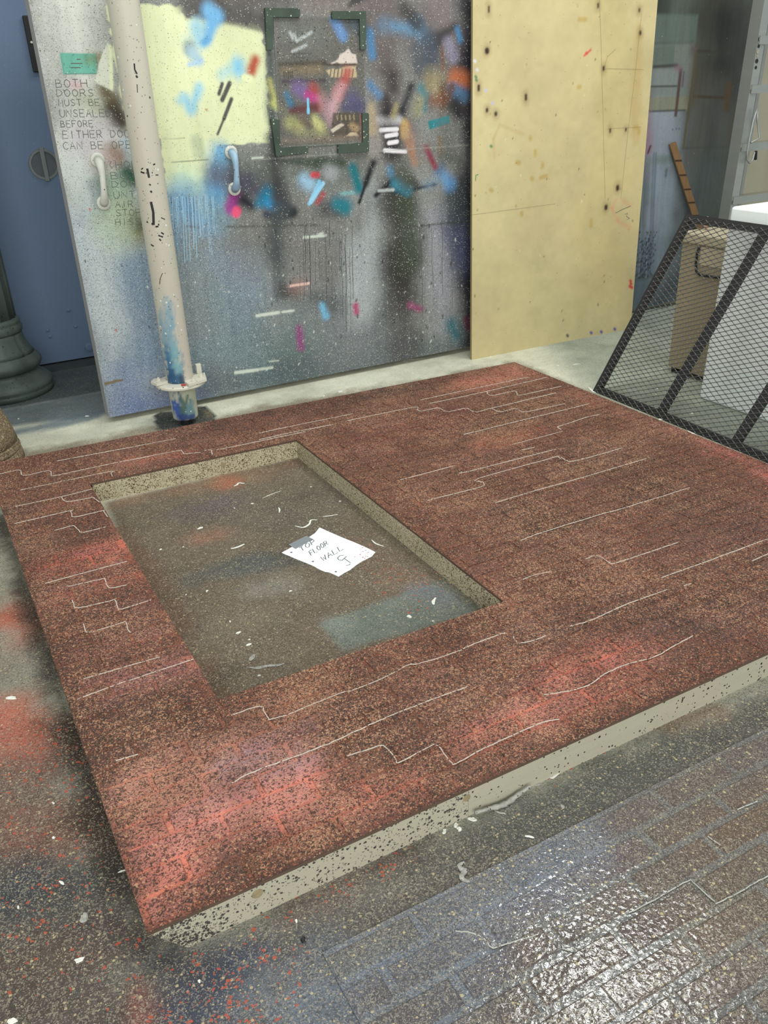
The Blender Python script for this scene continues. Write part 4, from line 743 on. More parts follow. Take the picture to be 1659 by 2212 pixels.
bc((318, 2014), (1659, 1408), 3, 9, (72, 60, 60), .85, 1); bc((10, 1100), (318, 2014), 4, 14, (92, 72, 58), .7, 1); bc((650, 960), (1075, 1300), 3, 12, (96, 72, 56), .6, 1); bc((1110, 785), (1660, 1002), 2, 8, (108, 76, 66), .7, 1)
flat = thing('brick_panel', (1.43, 2.5, 0), 'large red brick-textured scenery panel lying on the floor with a rectangular window opening', 'scenery panel')
def sheet(u0, u1, v0, v1):
    P2, FF = grid(ar(u0, u1, .03), ar(v0, v1, .03)); W = np.array([warp(*p) for p in P2]); return W, FF
VS = []; FS = []; n = 0
for r in ((0, U1, 0, OV0), (0, U1, OV1, V1), (0, OU0, OV0, OV1), (OU1, U1, OV0, OV1)):
    W, FF = sheet(*r); VS.append(W); FS.append(FF+n); n += len(W)
W = np.vstack(VS); obj('face_sheet', np.column_stack([W, np.full(len(W), T)]), np.vstack(FS), M['brick'], flat, paint=B_.eval(W)*(1.22, 1.06, .98, .5))
mb = MB()
def wq(pts, z0, z1): mb.hexa([warp(*p)+(z0,) for p in pts], [warp(*p)+(z1,) for p in pts])
for (u0, u1, v0, v1) in ((0, U1, 0, OV0), (0, U1, OV1, V1), (0, OU0, OV0, OV1), (OU1, U1, OV0, OV1)): wq([(u0, v0), (u1, v0), (u1, v1), (u0, v1)], T-.0085, T-.0004)
mb.build('plywood_backing', M['edge'], flat)
def rail(name, pts, m, zt=T-.0088, parent=flat):
    k = MB(); k.hexa([warp(*p)+(0.0,) for p in pts], [warp(*p)+(zt,) for p in pts]); return k.build(name, m, parent)
# front rail in two lengths; its left end is sawn at a slant
k = MB(); ux = fl((1005, 1757))[0]-.075
us_ = np.concatenate([np.linspace(0, .5, 26), np.linspace(.5, 1, 8)[1:]]); V = []; F = []; Pn = []
for i, q in enumerate(us_):
    ub, ut = .066+(ux-.066)*q, .006+(ux-.006)*q
    V += [warp(ub, 0)+(0,), warp(ut, 0)+(T-.0088,), warp(ut, .02)+(T-.0088,), warp(ub, .02)+(0,)]
    gg = max(.17, 1-q*4.2); Pn += [tuple(lin((174, 169, 150)))+(gg,)]*4
    if i: a = 4*(i-1); F += [(a+j, a+4+j, a+4+(j+1) % 4, a+(j+1) % 4) for j in range(4)]
F += [(0, 1, 2, 3), (len(V)-1, len(V)-2, len(V)-3, len(V)-4)]
obj('front_rail', V, F, M['railp'], flat, paint=Pn); rail('front_rail', [(ux+.0012, .0005), (U1, .0005), (U1, .02), (ux+.0012, .02)], M['rail'])
rail('back_rail', [(.08, V1-.022), (U1, V1-.022), (U1, V1-.002), (.08, V1-.002)], M['rail'])
rail('side_rail', [(.075, .021), (.095, .021), (.095, V1-.023), (.075, V1-.023)], M['rail']); rail('side_rail', [(U1-.022, .021), (U1-.002, .021), (U1-.002, V1-.023), (U1-.022, V1-.023)], M['rail'])
rail('opening_rail', [(OU0+.008, OV1), (OU1, OV1), (OU1, OV1+.02), (OU0+.008, OV1+.02)], M['lining']); rail('opening_rail', [(OU1, OV0+.001), (OU1+.02, OV0+.001), (OU1+.02, OV1-.001), (OU1, OV1-.001)], M['lining'])
rail('opening_rail', [(OU0-.03, OV0+.001), (OU0-.01, OV0+.001), (OU0-.01, OV1-.001), (OU0-.03, OV1-.001)], M['lining']); rail('opening_rail', [(OU0, OV0-.021), (OU1, OV0-.021), (OU1, OV0-.001), (OU0, OV0-.001)], M['lining'])
M['knot'] = plain('timber_knot', (150, 136, 106), .7, var=.25, vs=60)
for px_, y_, r_ in (((1008, 1722), 0, .010), ((555, 1922), 0, .012), ((482, 1003), 1, .011), ((378, 1036), 1, .008), ((765, 1590), 0, .001)):
    if r_ < .005: continue
    Yk = 1.18 if not y_ else warp(.7, OV1)[1]; a = wl(px_, Yk)
    if y_: Yk = warp(a[0]-.075, OV1)[1]
    MB().tube([(a[0], Yk+.001, min(max(a[1], .02), .06)), (a[0], Yk-.0008, min(max(a[1], .02), .06))], r_, 12).build('knot', M['knot'], flat)
def cut(r):                              # brick rectangle minus the opening
    u0, u1, v0, v1 = r; out = []
    if u1 <= OU0 or u0 >= OU1 or v1 <= OV0 or v0 >= OV1: return [r]
    if u0 < OU0: out.append((u0, OU0-.002, v0, v1))
    if u1 > OU1: out.append((OU1+.002, u1, v0, v1))
    if v0 < OV0: out.append((max(u0, OU0), min(u1, OU1), v0, OV0-.002))
    if v1 > OV1: out.append((max(u0, OU0), min(u1, OU1), OV1+.002, v1))
    return [q for q in out if q[1]-q[0] > .02 and q[3]-q[2] > .012]
def lay(U0, Umax, Vmin, Vmax, vj, pitch, uj, up, jv, ju, phase, cutf):
    out = []; k = math.floor((Vmin-vj)/pitch)-1
    while vj+k*pitch < Vmax:
        v0, v1 = max(vj+k*pitch+jv/2, Vmin+.001), min(vj+(k+1)*pitch-jv/2, Vmax-.001)
        if v1-v0 > .012:
            off = uj+(up/2 if (k+phase) % 2 else 0); n = math.floor((U0-off)/up)-1
            while off+n*up < Umax:
                u0, u1 = max(off+n*up+ju/2+random.uniform(-.002, .002), U0+.001), min(off+(n+1)*up-ju/2+random.uniform(-.002, .002), Umax-.001)
                if u1-u0 > .02: out += cutf((u0, u1, v0+random.uniform(-.0012, .0012), v1+random.uniform(-.0012, .0012)))
                n += 1
        k += 1
    return out
def bricks(rects, wf, z, h, bev, paint, m, parent, limit=300):
    allV = []; items = []
    for (u0, u1, v0, v1) in rects:
        nx = max(1, int(round((u1-u0)/.05))); V = []; dz = random.uniform(0, .0006)
        us = np.linspace(u0, u1, nx+1); ut = np.linspace(u0+bev, u1-bev, nx+1)
        for u in us: V.append(wf(u, v0)+(z,))
        for u in us: V.append(wf(u, v1)+(z,))
        for u in ut: V.append(wf(u, v0+bev)+(z+h+dz,))
        for u in ut: V.append(wf(u, v1-bev)+(z+h+dz,))
        s = nx+1; F = []
        for i in range(nx): F += [(i, i+1, 2*s+i+1, 2*s+i), (2*s+i, 2*s+i+1, 3*s+i+1, 3*s+i), (3*s+i, 3*s+i+1, s+i+1, s+i)]
        F += [(s, 0, 2*s, 3*s), (nx, s+nx, 3*s+nx, 2*s+nx)]
        c = np.mean(V, 0); d = (c-np.array([0, 0, CAM_H]))@AX.T; px = CX+FPX*d[0]/d[2]; py = CY-FPX*d[1]/d[2]
        vis = -40 < px < 1700 and -40 < py < 2260 and d[2] > 0
        items.append(((u1-u0)*(v1-v0)/d[2]**2.2 if vis else -1/max(d[2], .1), V, F)); allV.append(V)
    C = paint.eval(np.vstack([np.array(v)[:, :2] for v in allV])); n = 0; P = []
    for v in allV: P.append(C[n:n+len(v)]); n += len(v)
    for i in range(len(P)):               # each brick painted a shade of its own
        k = random.uniform(.95, 1.05); P[i] = P[i]*(k, k*random.uniform(.97, 1.03), k*random.uniform(.95, 1.12), 1)
    order = sorted(range(len(items)), key=lambda i: -items[i][0])
    for i in order[:limit]: obj('brick', items[i][1], items[i][2], m, parent, paint=P[i])
    rest = order[limit:]
    if rest:
        V = []; F = []; Q = []
        for i in rest: F += [tuple(j+len(V) for j in f) for f in items[i][2]]; V += items[i][1]; Q.append(P[i])
        tag(obj('bricks', V, F, m, parent, paint=np.vstack(Q)), kind='stuff')
bricks(lay(0, U1, 0, V1, .2095, .0668, .1105, .209, .0085, .011, 0, cut), warp, T, .003, .0015, B_, M['brick'], flat)

def conv(pts, org, sc): return [(org[0]+x/sc, org[1]+y/sc) for x, y in pts]
S = 2.5136
WHITE = []
for pts in ([(310, 245), (955, 123)], [(0, 315), (105, 293), (118, 318), (145, 322), (265, 297), (280, 320), (310, 322), (590, 262), (700, 240), (985, 185)], [(985, 185), (995, 200), (1005, 205), (1090, 198)], [(1110, 187), (1145, 185), (1152, 210)], [(1175, 185), (1659, 85)],
            [(110, 403), (590, 303), (603, 308), (610, 328)], [(85, 492), (330, 440), (500, 397)], [(335, 437), (340, 450), (360, 465), (410, 460), (500, 443), (515, 448), (540, 468)], [(80, 585), (370, 517), (385, 520), (392, 540), (410, 548), (570, 512)], [(562, 515), (585, 548)],
            [(295, 622), (390, 597), (405, 600), (430, 622), (450, 633), (575, 602)], [(245, 910), (690, 790)], [(365, 920), (380, 925), (550, 887), (570, 884), (585, 925), (605, 935), (690, 918)], [(393, 1000), (405, 1030), (430, 1043), (600, 1005), (625, 1000), (640, 1040), (660, 1050), (820, 1000)],
            [(455, 1130), (465, 1165), (490, 1175), (660, 1125), (685, 1122), (695, 1160), (710, 1177)], [(455, 1428), (870, 1310)], [(420, 1540), (600, 1472), (740, 1425), (1050, 1322)]): WHITE.append((conv(pts, (0, 900), S), 1))
for pts in ([(0, 445), (160, 410), (505, 340)], [(0, 480), (180, 440), (400, 398)], [(480, 377), (830, 305), (860, 318), (880, 325), (970, 308), (1000, 322), (1030, 328), (1120, 310), (1150, 322), (1180, 330), (1260, 310), (1610, 226)], [(1265, 312), (1290, 325), (1320, 328), (1380, 312), (1410, 318), (1450, 330), (1659, 285)],
            [(875, 265), (1060, 225), (1460, 140)], [(925, 283), (1080, 252), (1225, 220), (1240, 233), (1270, 240), (1385, 216), (1400, 232), (1425, 238), (1640, 190)], [(1225, 220), (1560, 142)], [(1110, 453), (1659, 318), (1790, 285)], [(1425, 537), (1495, 522)], [(765, 700), (1060, 622)], [(1100, 655), (1130, 655), (1610, 532)],
            [(910, 812), (1195, 740), (1218, 725), (1215, 712), (1190, 690), (1595, 578), (1620, 572), (1635, 585)]): WHITE.append((conv(pts, (560, 760), S), 1))
for pts in ([(845, 595), (1090, 515), (1220, 485)], [(845, 595), (880, 620)], [(440, 755), (890, 635)], [(880, 868), (930, 898), (990, 903), (1200, 850), (1420, 785)], [(290, 1275), (640, 1170), (1100, 1040), (1640, 880)], [(515, 1615), (700, 1545), (1200, 1390), (1420, 1330), (1760, 1225), (2030, 1140)]): WHITE.append((conv(pts, (1000, 780), 4.1475), 1))
for pts in ([(665, 780), (700, 765), (740, 762), (770, 780), (800, 800), (830, 800), (1000, 745), (1170, 688)], [(325, 890), (400, 862), (480, 848)], [(1080, 880), (1300, 800), (1659, 670)], [(1570, 790), (1659, 750)], [(580, 1145), (700, 1110), (900, 1020), (1110, 945)], [(1200, 925), (1240, 912)], [(0, 1268), (100, 1225), (230, 1180)],
            [(275, 1200), (280, 1220), (310, 1235), (350, 1230), (400, 1215), (450, 1195)], [(440, 1518), (560, 1500), (680, 1465), (770, 1405), (880, 1355), (1040, 1310), (1150, 1250), (1250, 1195)]): WHITE.append((conv(pts, (1000, 900), 2.517), 1))
for pts in ([(310, 365), (480, 295), (620, 240), (650, 238), (830, 165), (960, 97), (1000, 93), (1120, 60), (1250, 15)], [(0, 740), (100, 685), (300, 610), (420, 565), (560, 510), (800, 400), (1060, 295), (1280, 215)],
            [(630, 590), (760, 550), (810, 535), (835, 540), (870, 580), (895, 615), (910, 628), (1085, 535), (1110, 530), (1135, 550), (1170, 600), (1195, 628), (1220, 632), (1370, 550), (1590, 450), (1700, 405), (1780, 392)], [(0, 370), (155, 320), (175, 345), (205, 390)], [(200, 395), (300, 370)]): WHITE.append((conv(pts, (500, 1400), S), 1))
WHITE.append((conv([(630, 235), (750, 200)], (0, 1552), S), 1))
for pts, k in WHITE:
    G = smooth_line([fz(p) for p in pts], jit=.0006); d = np.linalg.norm(G[0])
    MB().ribbon([(p[0], p[1], T+.0029) for p in G], .0022+.0007*d, (0, 0, 1), .0012).build('white_line', M['line'], flat)

# ---- second, wet painted brick sheet in the near right corner
ZW = .0035; fw = lambda p: fl(p, ZW)
WJ = Paint(fw, (108, 109, 109), .9, rough=.5, tone=(.80, .12)); WB = Paint(fw, (100, 88, 80), .9, rough=.6, tone=(.80, .06))
for Q in (WJ, WB):
    j = Q is WJ
    Q.cap((700, 2120), (900, 2060), 90, 160, (114, 126, 144) if j else (108, 114, 124), 1, .9); Q.cap((1000, 1960), (1250, 1830), 40, 100, (114, 122, 136) if j else (104, 110, 120), .9, .9); Q.cap((820, 2200), (1000, 2140), 30, 70, (120, 132, 148) if j else (106, 108, 112), .8, .8)
    Q.cap((1540, 1800), (1700, 1700), 60, 80, (112, 108, 104) if j else (108, 80, 62), .95, .9); Q.cap((1450, 1720), (1600, 1640), 30, 50, (106, 102, 98) if j else (98, 86, 78), .8, 1); Q.cap((1500, 2000), (1700, 1960), 60, 90, (116, 110, 98) if j else (108, 88, 70), .9, 1)
    Q.cap((1200, 2120), (1400, 2060), 40, 80, (122, 126, 126) if j else (90, 76, 72), .8, .9)
wet = thing('wet_brick_panel', (1.3, .7, 0), 'second brick-textured panel, wet grey-blue and brown paint, in the near right corner', 'scenery panel')
WX0, WX1, WY0, WY1 = .365, 2.4, .2, 1.036
P2, FF = grid(ar(WX0, WX1, .02), ar(WY0, WY1, .02)); obj('face_sheet', np.column_stack([P2, np.full(len(P2), ZW)]), FF, M['wet'], wet, paint=WJ.eval(P2))
MB().box((WX0, WY0, .0003), (WX1, WY1, ZW-.0002)).build('backing_sheet', plain('grey_sheet_edge', (100, 104, 110), .8), wet)
bricks(lay(WX0, WX1, WY0, WY1, 1.032, .0765, .556, .216, .017, .018, 1, lambda r: [r]), lambda u, v: (u, v), ZW, .0024, .003, WB, M['wet'], wet)
for pts in ([(900, 1060), (1050, 985), (1215, 890), (1250, 895), (1320, 960), (1370, 1000), (1400, 1000), (1659, 860)], [(1490, 500), (1600, 455)], [(1330, 645), (1400, 695)], [(-40, 1160), (20, 1165), (90, 1185), (130, 1220), (160, 1255), (230, 1235), (400, 1180)], [(540, 1255), (600, 1270)]):
    G = smooth_line([fw(p) for p in conv(pts, (1000, 1552), 2.517)], jit=.0008)
    MB().ribbon([(p[0], p[1], ZW+.0026) for p in G], .0028, (0, 0, 1), .001).build('pale_line', M['wetline'], wet)

# ---- expanded metal panel leaning at the right
mp = thing('mesh_panel', (2.984, 3.284, 0), 'black framed expanded metal mesh panel leaning against the white foam block', 'mesh panel')
b0 = np.array([2.984, 3.284, .001]); t0 = np.array([3.285, 3.065, .888]); e = t0-b0; d = np.array([-.018, -1, 0.0]); d /= np.linalg.norm(d); nrm = np.cross(e, d); nrm /= np.linalg.norm(nrm)
if nrm[0] > 0: nrm = -nrm                # towards the open floor
Lp = 1.84; W_ = .036
def pp(s, t, n=0.0): return tuple(b0+d*s+e*t+nrm*n)
def bar(name, s0, s1, t0_, t1_, n0, n1, m=M['frame']):
    return MB().hexa([pp(s0, t0_, n0), pp(s1, t0_, n0), pp(s1, t1_, n0), pp(s0, t1_, n0)], [pp(s0, t0_, n1), pp(s1, t0_, n1), pp(s1, t1_, n1), pp(s0, t1_, n1)]).build(name, m, mp)
tw = W_/np.linalg.norm(e)
bar('frame_bar', 0, W_, tw, 1-tw, -.03, 0); bar('frame_bar', Lp-W_, Lp, tw, 1-tw, -.03, 0); bar('frame_bar', 0, Lp, 1-tw, 1, -.03, 0); bar('frame_bar', 0, Lp, 0, tw, -.03, 0)
for i in (1, 2, 3): bar('cross_bar', i*.457-.006, i*.457+.034, tw, 1-tw, -.028, -.001)
LW, SWn = .052, 1/38.0; st = MB()
s0, s1, q0, q1 = .018, Lp-.018, 0.002, 1-.016
def clip(a, bb):
    (x0, y0), (x1, y1) = a, bb; k0, k1 = 0.0, 1.0
    for p, q in ((-(x1-x0), x0-s0), (x1-x0, s1-x0), (-(y1-y0), y0-q0), (y1-y0, q1-y0)):
        if abs(p) < 1e-12:
            if q < 0: return None
        elif p < 0: k0 = max(k0, q/p)
        else: k1 = min(k1, q/p)
    if k0 >= k1: return None
    return (x0+(x1-x0)*k0, y0+(y1-y0)*k0), (x0+(x1-x0)*k1, y0+(y1-y0)*k1)
NS = int(Lp/LW)+40
for sg_ in (1, -1):
    for i in range(-45, NS+45):
        c_ = clip((i*LW-LW*40*sg_*1.0, -40*SWn), (i*LW+LW*40*sg_*1.0, 40*SWn)) if True else None
        if c_ is None: continue
        P, Q = np.array(pp(*c_[0], .003+.0004*sg_)), np.array(pp(*c_[1], .003+.0004*sg_)); t = (Q-P)/np.linalg.norm(Q-P); wv = np.cross(nrm, t); up_ = wv if wv@e > 0 else -wv; fn = nrm*.55+up_*(-.83 if sg_ > 0 else .83); wv = np.cross(fn, t)*.00155; nv = fn*.0007
        st.hexa([P-wv-nv, P+wv-nv, P+wv+nv, P-wv+nv], [Q-wv-nv, Q+wv-nv, Q+wv+nv, Q-wv+nv])
nodes = MB()
for j in range(0, 77):
    for i in range(0, int(2*Lp/LW)+1):
        if (i+j) % 2: continue
        s_, t_ = i*LW/2, j*SWn/2
        if not (s0+.004 < s_ < s1 and q0+.01 < t_ < q1-.008): continue
        a = .005; b2 = .0032/np.linalg.norm(e)
        st.hexa([pp(s_-a, t_, .0012), pp(s_, t_-b2, .0012), pp(s_+a, t_, .0012), pp(s_, t_+b2, .0012)], [pp(s_-a, t_, .0052), pp(s_, t_-b2, .0052), pp(s_+a, t_, .0052), pp(s_, t_+b2, .0052)])
tag(st.build('expanded_mesh', M['mesh'], mp), kind='stuff')

# ---- white foam block behind the mesh
m = MB().bbox((3.352, 1.7, 0), (3.98, 2.9, .936), .012); m.v = [(x-.012*(z/.936), y-.05*z, z) for x, y, z in m.v]
tag(m.build('foam_block', M['foam']), 'tall white foam block with a chamfered top standing behind the mesh panel', 'block')
# ---- beige lidded crate
def xl(p, X): dd = ray(p); k = X/dd[0]; return (X, dd[1]*k, CAM_H+dd[2]*k)
XC = 3.545
cr = thing('crate', (3.85, 3.1, 0), 'beige lidded crate with a black strap handle between the white block and the wall', 'crate')
MB().bbox((XC, 2.93, .03), (4.2, 3.31, .70), .006).build('body', M['crate'], cr)
MB().bbox((XC-.012, 2.925, .70), (4.21, 3.322, .752), .008).build('lid', M['cratelid'], cr)
for y in (2.95, 3.26): MB().bbox((XC+.01, y, 0), (XC+.06, y+.035, .03), .004).build('foot', M['black'], cr)
pts = [xl(p, XC-.008) for p in ((1511, 532), (1506, 545), (1503, 568), (1504, 586), (1512, 594), (1530, 597), (1552, 600), (1570, 601))]
MB().tube(pts, .006, 8).build('strap_handle', M['black'], cr, smooth=True)
a, c_ = xl((1516, 533), XC), xl((1562, 586), XC); MB().bbox((XC-.005, min(a[1], c_[1]), min(a[2], c_[2])+.01), (XC-.0005, max(a[1], c_[1]), max(a[2], c_[2])), .002).build('label_panel', M['cratelid'], cr)
# ---- crumpled copper-pink scrap on the crate
p0 = fl((1519, 498), .753); V = []; m = MB()
bm = bmesh.new(); bmesh.ops.create_icosphere(bm, subdivisions=2, radius=1)
for v in bm.verts: v.co = Vector((v.co.x*.022, v.co.y*.018, v.co.z*.032))*random.uniform(.7, 1.2)
lo = min(v.co.z for v in bm.verts); m.add([(v.co.x+p0[0]+.03, v.co.y+p0[1]+.01, v.co.z-lo+.753) for v in bm.verts], [[v.index for v in f.verts] for f in bm.faces]); bm.free()
tag(m.build('crumpled_scrap', M['copper']), 'crumpled copper-pink scrap lying on the beige crate lid', 'scrap')
# ---- brown slat leaning on the right door
sl = thing('wooden_slat', (5.0, 4.33, 0), 'narrow brown wooden slat with dark cross marks leaning on the right door leaf', 'slat')
A, Bq = np.array([4.46, 4.366, 1.075]), np.array([5.03, 4.30, .03]); ax = (Bq-A)/np.linalg.norm(Bq-A); sd = np.array([-ax[2], 0, ax[0]]); sd /= np.linalg.norm(sd); sd = -sd if sd[0] < 0 else sd; bk = np.cross(ax, sd); bk = bk if bk[1] > 0 else -bk
def sp(l, s_, b_): return tuple(A+ax*l+sd*s_+bk*b_)
Ls = np.linalg.norm(Bq-A)
MB().hexa([sp(0.0, 0, 0), sp(.012, .052, 0), sp(Ls, .052, 0), sp(Ls, 0, 0)], [sp(0.0, 0, .01), sp(.012, .052, .01), sp(Ls, .052, .01), sp(Ls, 0, .01)]).build('slat_board', M['slat'], sl)
for l in (.11, .215, .32, .42, .52): MB().hexa([sp(l, .001, -.0012), sp(l+.03, .051, -.0012), sp(l+.042, .051, -.0012), sp(l+.012, .001, -.0012)], [sp(l, .001, 0), sp(l+.03, .051, 0), sp(l+.042, .051, 0), sp(l+.012, .001, 0)]).build('cross_mark', M['slatmark'], sl)
# ---- aluminium stepladder
YL = 3.9
ld = thing('stepladder', (4.78, 4.0, 0), 'grey aluminium stepladder with flat treads at the right edge behind the white block', 'ladder')
def rx(z): return 4.532+.0375*z
def lrail(name, f, s, y0, y1, wd):
    return MB().hexa([(f(0), y0, 0), (f(0)+s*wd, y0, 0), (f(0)+s*wd, y1, 0), (f(0), y1, 0)][::1], [(f(2.3), y0, 2.3), (f(2.3)+s*wd, y0, 2.3), (f(2.3)+s*wd, y1, 2.3), (f(2.3), y1, 2.3)]).build(name, M['alu'], ld)
XR = lambda z: 5.13-.0375*z
lrail('front_rail', rx, 1, YL, YL+.006, .062); lrail('rail_web', rx, 1, YL+.006, YL+.08, .004); lrail('front_rail', XR, -1, YL, YL+.006, .062); lrail('rail_web', XR, -1, YL+.006, YL+.08, .004)
for z in (.13, .43, wl((1595, 428), YL)[1], wl((1615, 313), YL)[1], wl((1630, 188), YL)[1], 1.65, 1.95, 2.22):
    tr = MB().box((rx(z)+.005, YL-.004, z-.012), (XR(z)-.005, YL+.078, z+.008)).build('tread', M['tread'], ld)
    MB().box((rx(z)+.006, YL-.010, z-.034), (XR(z)-.006, YL-.0045, z+.010)).build('tread_lip', M['alu'], tr)
lrail('rear_rail', lambda z: rx(z)+.40, 1, 4.18, 4.205, .028); lrail('rear_rail', lambda z: XR(z)+.30, -1, 4.18, 4.205, .028)
sp_ = [(a[0], YL-.03, a[1]) for a in (wl(p, YL-.03) for p in ((1636, 234), (1627, 262), (1619, 300), (1614, 330), (1614, 345), (1619, 352), (1626, 346), (1630, 328)))]
MB().tube(sp_, .006, 8).build('spreader_loop', M['alu'], ld, smooth=True)
MB().tube([(a[0], YL-.028, a[1]) for a in (wl(p, YL-.028) for p in ((1636, 236), (1636, 262), (1641, 298), (1622, 308)))], .006, 8).build('spreader_arm', M['alu'], ld, smooth=True)
MB().tube([(a[0], YL-.026, a[1]) for a in (wl(p, YL-.026) for p in ((1633, 326), (1632, 345)))], .009, 8).build('latch_grip', M['black'], ld)
for y in (84, 100, 121, 146, 92, 112, 132):
    a = wl((1636+(110-y)*.13, y), YL-.001); MB().tube([(a[0]+.006, YL-.0005, a[1]), (a[0]+.006, YL-.0025, a[1])], random.choice([.009, .012, .007]), 10).build('rivet', random.choice([M['black'], M['tread']]), ld)

# ---- handwritten note
ZP = .0016
pz = lambda p: fl(p, ZP); c6 = lambda pts: conv(pts, (580, 1100), 6.381)
nt_ = thing('paper_note', (1.02, 2.36, 0), 'white perforated notepaper handwritten TOP FLOOR WALL, lying inside the window opening', 'paper')
pts = c6([(182, 597), (230, 622), (280, 640), (350, 672), (450, 712), (540, 748), (620, 782), (700, 828), (780, 862), (830, 868), (890, 892), (965, 928), (1040, 880), (1130, 832), (1200, 776), (1280, 722), (1380, 672), (1425, 650), (1450, 618), (1475, 592), (1400, 552), (1200, 462), (1000, 382), (790, 290), (740, 266), (704, 250), (672, 290), (640, 330), (600, 356), (558, 384), (615, 412), (375, 545), (330, 516), (250, 560)])
MB().prism([tuple(pz(p))+(.0006,) for p in pts][::-1], (0, 0, .001)).build('sheet', M['paper'], nt_)
for tx, a, c_, u in (('TOP', (445, 588), (668, 452), (-30, -52)), ('FLOOR', (585, 640), (835, 478), (-34, -54)), ('WALL', (745, 722), (1052, 540), (-34, -58))):
    A_, B3 = c6([a, c_]); mb = MB(); letter(mb, tx, A_, B3, (u[0]/6.381, u[1]/6.381), lambda p: tuple(pz(p))+(ZP,), .0034, (0, 0, 1)); mb.build('handwriting', M['ink'], nt_)
mb = MB()
for st_ in ([(1035, 632), (985, 640), (952, 672), (965, 694), (1010, 706)], [(1075, 650), (1010, 708)], [(1045, 680), (1130, 738)], [(1070, 775), (1110, 768), (1128, 752)]): mb.ribbon([tuple(pz(p))+(ZP,) for p in c6(st_)], .0034, (0, 0, 1), .0005)
mb.build('handwriting', M['ink'], nt_)
for (x, y) in ((315, 594), (612, 720), (928, 862)): a = pz(c6([(x, y)])[0]); MB().lathe((a[0], a[1], ZP), [(.0042, 0), (.0042, .0003)], 12).build('punched_hole', M['ink'], nt_)
for (x, y) in ((1300, 582), (1365, 600), (1415, 630), (1340, 650), (1365, 655), (1265, 625), (1300, 662), (1340, 566), (1380, 590), (1270, 552), (1325, 676), (1295, 530), (1190, 655)): a = pz(c6([(x, y)])[0]); MB().lathe((a[0], a[1], ZP), [(random.uniform(.0016, .0032), 0), (.0015, .0004)], 7).build('red_drop', M['red'], nt_)
for i in range(26): a = pz(c6([(random.uniform(620, 1250), random.uniform(390, 600))])[0]); MB().lathe((a[0], a[1], ZP), [(random.uniform(.0006, .0013), 0), (.0005, .0003)], 6).build('ink_speck', M['ink'], nt_) if i % 2 else None
tag(MB().prism([tuple(fl(p, .0018))+(.0017,) for p in c6([(275, 488), (520, 365), (618, 415), (372, 548)])][::-1], (0, 0, .0004)).build('tape_strip', M['tape']), 'short strip of grey tape holding down the left edge of the paper note', 'tape')

# ---- litter: paint scrapings, slivers and curls
def chip(px, s, lbl, grp=None, z=0.0, m=None, asp=1.5, cat='scrap'):
    a = fl(px, z); th = random.uniform(0, 6.28); n = 9; V = []
    for k in range(n):
        an = 2*math.pi*k/n; r = s*.78*random.uniform(.6, 1.1); x, y = r*asp*math.cos(an), r*math.sin(an); V.append((a[0]+x*math.cos(th)-y*math.sin(th), a[1]+x*math.sin(th)+y*math.cos(th)))
    c_ = np.mean(V, 0); lo = [(x, y, z+.0003) for x, y in V]; hi = [(c_[0]+(x-c_[0])*.75, c_[1]+(y-c_[1])*.75, z+.0016+random.uniform(0, .0018)) for x, y in V]
    F = [tuple(range(n-1, -1, -1)), tuple(range(n, 2*n))]+[(k, (k+1) % n, n+(k+1) % n, n+k) for k in range(n)]
    tag(obj('paint_scrap', lo+hi, F, m or M['chip']), lbl, cat, grp)
def sliver(pts, wd, lbl, grp=None, z=0.0, m=None, name='paint_sliver', cat='scrap', h=.0022):
    G = smooth_line([fl(p, z) for p in pts], step=.006); n = len(G); m3 = MB()
    m3.tube([(p[0], p[1], z+h*.5+.0004) for p in G], [wd*.5*(.35+.65*math.sin(math.pi*min(max((i+.5)/n, .08), .92)))*random.uniform(.8, 1.2) for i in range(n)], 6, flat=min(1, h/wd))
    tag(m3.build(name, m or M['chip']), lbl, cat, grp)
GI, GF, GB = 'white scraps on the floor inside the opening', 'white scraps on the floor in front of the panel', 'pale scraps on the strip behind the panel'
LI, LF, LB = 'tiny white paint scrap on the floor inside the window opening', 'tiny white paint scrap on the stained floor in front of the brick panel', 'tiny pale scrap on the beige floor strip behind the brick panel'
sliver([(505, 1051), (512, 1048), (516, 1044), (528, 1045)], .010, 'curled white sliver near the far rail inside the opening, right of the orange stain')
sliver([(567, 1077), (585, 1069), (607, 1061)], .004, 'hair-thin straight white sliver inside the opening near its far rail')
sliver([(602, 1097), (604, 1102), (603, 1108)], .007, 'short upright white sliver inside the opening above the paper note')
sliver([(638, 1137), (655, 1140), (668, 1133), (672, 1124), (685, 1124)], .009, 'wavy white peel just beyond the top corner of the paper note')
sliver([(697, 1117), (712, 1115), (730, 1112)], .006, 'straight white sliver between the paper note and the long right rail')
sliver([(803, 1167), (812, 1175), (829, 1181)], .007, 'bent white sliver beside the right corner of the paper note')
sliver([(499, 1186), (512, 1183), (528, 1176)], .011, 'flat white sliver in the opening left of the paper note and its tape')
sliver([(937, 1307), (936, 1300), (941, 1292)], .012, 'white chip on the blue-grey floor patch, nearest the right rail')
chip((884, 1332), .012, 'larger white chip on the blue-grey floor patch inside the opening', asp=1.6)
chip((432, 1141), .011, 'white triangular scrap on the purple stain inside the opening')
sliver([(538, 1442), (555, 1444), (580, 1439), (600, 1438), (614, 1434)], .013, 'long speckled white strip lying near the front edge of the opening', m=M['rope'])
sliver([(540, 1428), (545, 1421), (550, 1414)], .017, 'oval speckled scrap just above the long white strip in the opening', m=M['rope'])
